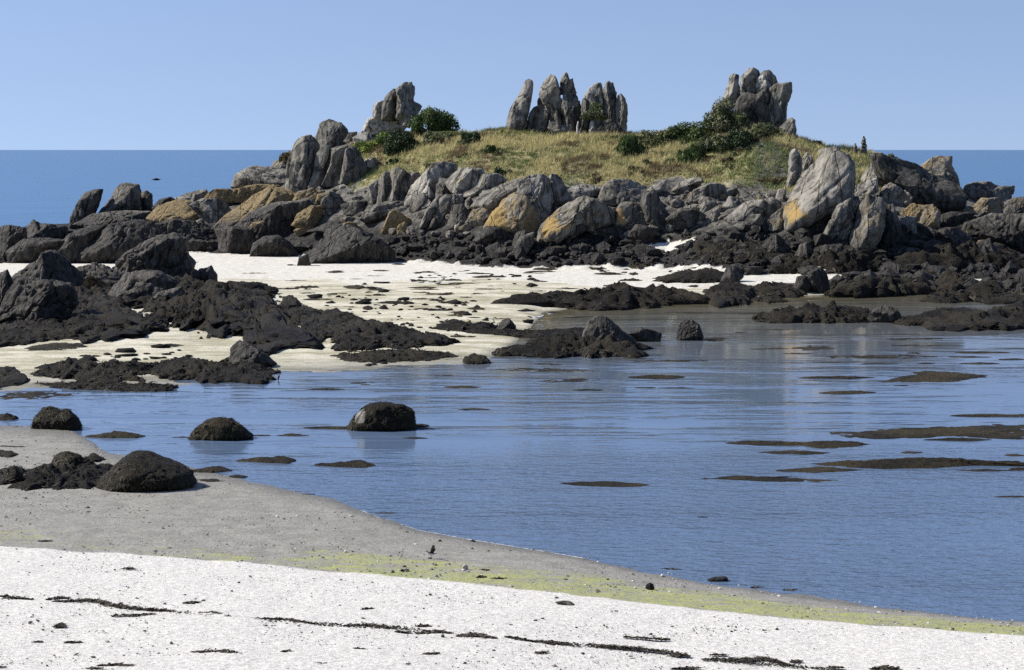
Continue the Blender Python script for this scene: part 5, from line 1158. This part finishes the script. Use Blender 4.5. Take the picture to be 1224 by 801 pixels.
SLOPE = [('the ochre dome by the sea', 213, 250), ('the flat topped slab', 315, 213), ('the three upright slabs', 400, 200), ('the fluted slabs', 468, 220), ('the big pale rounded boulder', 515, 220), ('the pale domed boulder', 640, 232), ('the egg shaped boulder', 615, 262), ('the long humped slab', 690, 258), ('the hump backed boulder', 747, 232), ('the dark smooth boulder', 784, 252),
         ('the hollowed rock', 846, 232), ('the rubble slab', 890, 254), ('the huge orange patched boulder', 975, 225), ('the ribbed slab', 1000, 265), ('the tall dark slab', 1040, 270), ('the dark rock wall', 1095, 215), ('the bright ochre boulder', 1092, 254), ('the horn shaped rock', 1125, 205), ('the boat shaped ledge', 1180, 230), ('the pointed ochre rock', 475, 262), ('the long dark ledge', 460, 250), ('the round dark boulder', 397, 245)]
TOPL = [('the twin pinnacle', 475, 130), ('the white boulder', 457, 152), ('the finger stones', 650, 125), ('the triple stack', 725, 130), ('the broken crag', 900, 115), ('the leaning finger stone', 620, 128), ('the dark round bush', 482, 168), ('the fresh green bush', 751, 174), ('the dark green thicket', 823, 158), ('the thin blades', 950, 200), ('the cairns', 1028, 174), ('the fluted slabs', 468, 220), ('the hump backed boulder', 747, 232), ('the pale domed boulder', 640, 232)]
used = set(t['look'] for t in THINGS if not t.get('auto'))
for t in THINGS:
    lab = t['look']
    if t.get('auto'):
        c = t['c']; ds = sorted({'slope': SLOPE, 'top': TOPL}.get(t['auto'], LAND), key=lambda L: abs(L[1] - c[0]) + 1.8 * abs(L[2] - c[1]))
        def rel(L):
            dx, dy = c[0] - L[1], c[1] - L[2]
            if abs(dx) > 2.2 * abs(dy): return ('right of ' if dx > 0 else 'left of ') + L[0]
            return (('below ' if dy > 0 else 'above ') if t['auto'] in ('slope', 'top') else ('nearer than ' if dy > 0 else 'beyond ')) + L[0]
        base = lab.replace(' lying', '').replace(' just breaking the lagoon surface', ' in the lagoon').replace(' on the lagoon', '')
        tries = [base + ', ' + rel(ds[0])] + [base + ', ' + rel(ds[0]) + ', ' + rel(L) for L in ds[1:7]] + [base + ', ' + rel(L) + ', ' + rel(M_) for L in ds[1:6] for M_ in ds[2:8] if M_ is not L]
        tries = [q for q in tries if len(q.split()) <= 16]
        lab = next((q for q in tries if q not in used), None) or (tries[0].replace(' weed', ' small weed', 1)); lab = ' '.join(lab.split()[:16]); used.add(lab)
    tag(t['o'], lab, t['cat'], None, 'thing')
GROUPS = {'standing_stone': 'standing stones on the grassy top', 'seaweed_strand': 'wrack along the white sand', 'seaweed_mat': 'floating weed rafts in the lagoon', 'seaweed_patch': 'weed patches on the sand', 'bush': 'bushes on the islet top',
          'upright_slab': 'upright slabs of the islet front', 'crag': 'blocks of the ivy clad crag', 'shore_bird': 'birds on the shore', 'cairn': 'cairns on the skyline', 'seaweed_bed': 'weed beds of the lower shore', 'seaweed_rock': 'weed covered rocks', 'rock': 'rocks of the islet and its shore', 'rock_shelf': 'black shelf rocks', 'boulder': 'boulders of the islet front'}
for t in THINGS:
    s = t['o'].name.split('.')[0]
    if s in GROUPS: t['o']['group'] = GROUPS[s]
print('things', len(THINGS), 'labels', len(set(t['o']['label'] for t in THINGS)), [t['o']['label'] for t in THINGS if not 4 <= len(t['o']['label'].split()) <= 16])

# ------------------------------------------------------------------ light, sky, camera
SUN = np.array([-.76, .13, .66]); SUN /= np.linalg.norm(SUN)
el = math.asin(SUN[2]); az = math.atan2(SUN[0], SUN[1])
L = bpy.data.lights.new('sun', 'SUN'); L.energy = 5.; L.angle = R(.5); L.color = (1., .955, .88)
lo = link(bpy.data.objects.new('sun', L)); lo.rotation_euler = (math.pi / 2 - el, 0, math.pi - az)
from mathutils import Vector
lo.rotation_euler = Vector(-SUN).to_track_quat('-Z', 'Y').to_euler()
W = bpy.data.worlds.new('World'); SC.world = W; W.use_nodes = True; wn = W.node_tree; g = NT(wn)
bg = wn.nodes['Background']; sky = g.n('ShaderNodeTexSky', sky_type='NISHITA'); sky.sun_disc = False
sky.sun_elevation = el; sky.sun_rotation = az; sky.altitude = 10; sky.air_density = 1.; sky.dust_density = .0; sky.ozone_density = 4.
gn = g.n('ShaderNodeTexCoord').outputs['Generated']; sx = g.n('ShaderNodeSeparateXYZ'); g.put(sx.inputs[0], gn); cx = g.n('ShaderNodeCombineXYZ')
g.l(sx.outputs[0], cx.inputs[0]); g.l(sx.outputs[1], cx.inputs[1]); g.l(g.math('ADD', g.math('MULTIPLY', sx.outputs[2], .85), .155), cx.inputs[2])   # a dry clear day: blue down to the sea
nz = g.n('ShaderNodeVectorMath', operation='NORMALIZE'); g.l(cx.outputs[0], nz.inputs[0]); g.l(nz.outputs[0], sky.inputs[0])
tint = g.mix(1., sky.outputs[0], (1.19, .995, .99), 'MULTIPLY')
g.l(tint, bg.inputs[0]); bg.inputs[1].default_value = .10
cam = bpy.data.cameras.new('camera'); co = link(bpy.data.objects.new('camera', cam)); co.location = (0, 0, CAMZ); co.rotation_euler = (math.pi / 2 - PITCH, 0, 0)
cam.sensor_width = 36.; cam.lens = 36. * F / 1224.; cam.clip_end = 120000.; cam.clip_start = .5; SC.camera = co
SC.render.resolution_x, SC.render.resolution_y = 1024, 670
v = SC.view_settings; v.view_transform = 'Standard'; v.look = 'None'; v.exposure = .48; v.gamma = 1.; v.use_curve_mapping = False
SC.render.engine = 'CYCLES'; SC.cycles.use_denoising = False; SC.cycles.max_bounces = 5; SC.cycles.sample_clamp_indirect = 4.
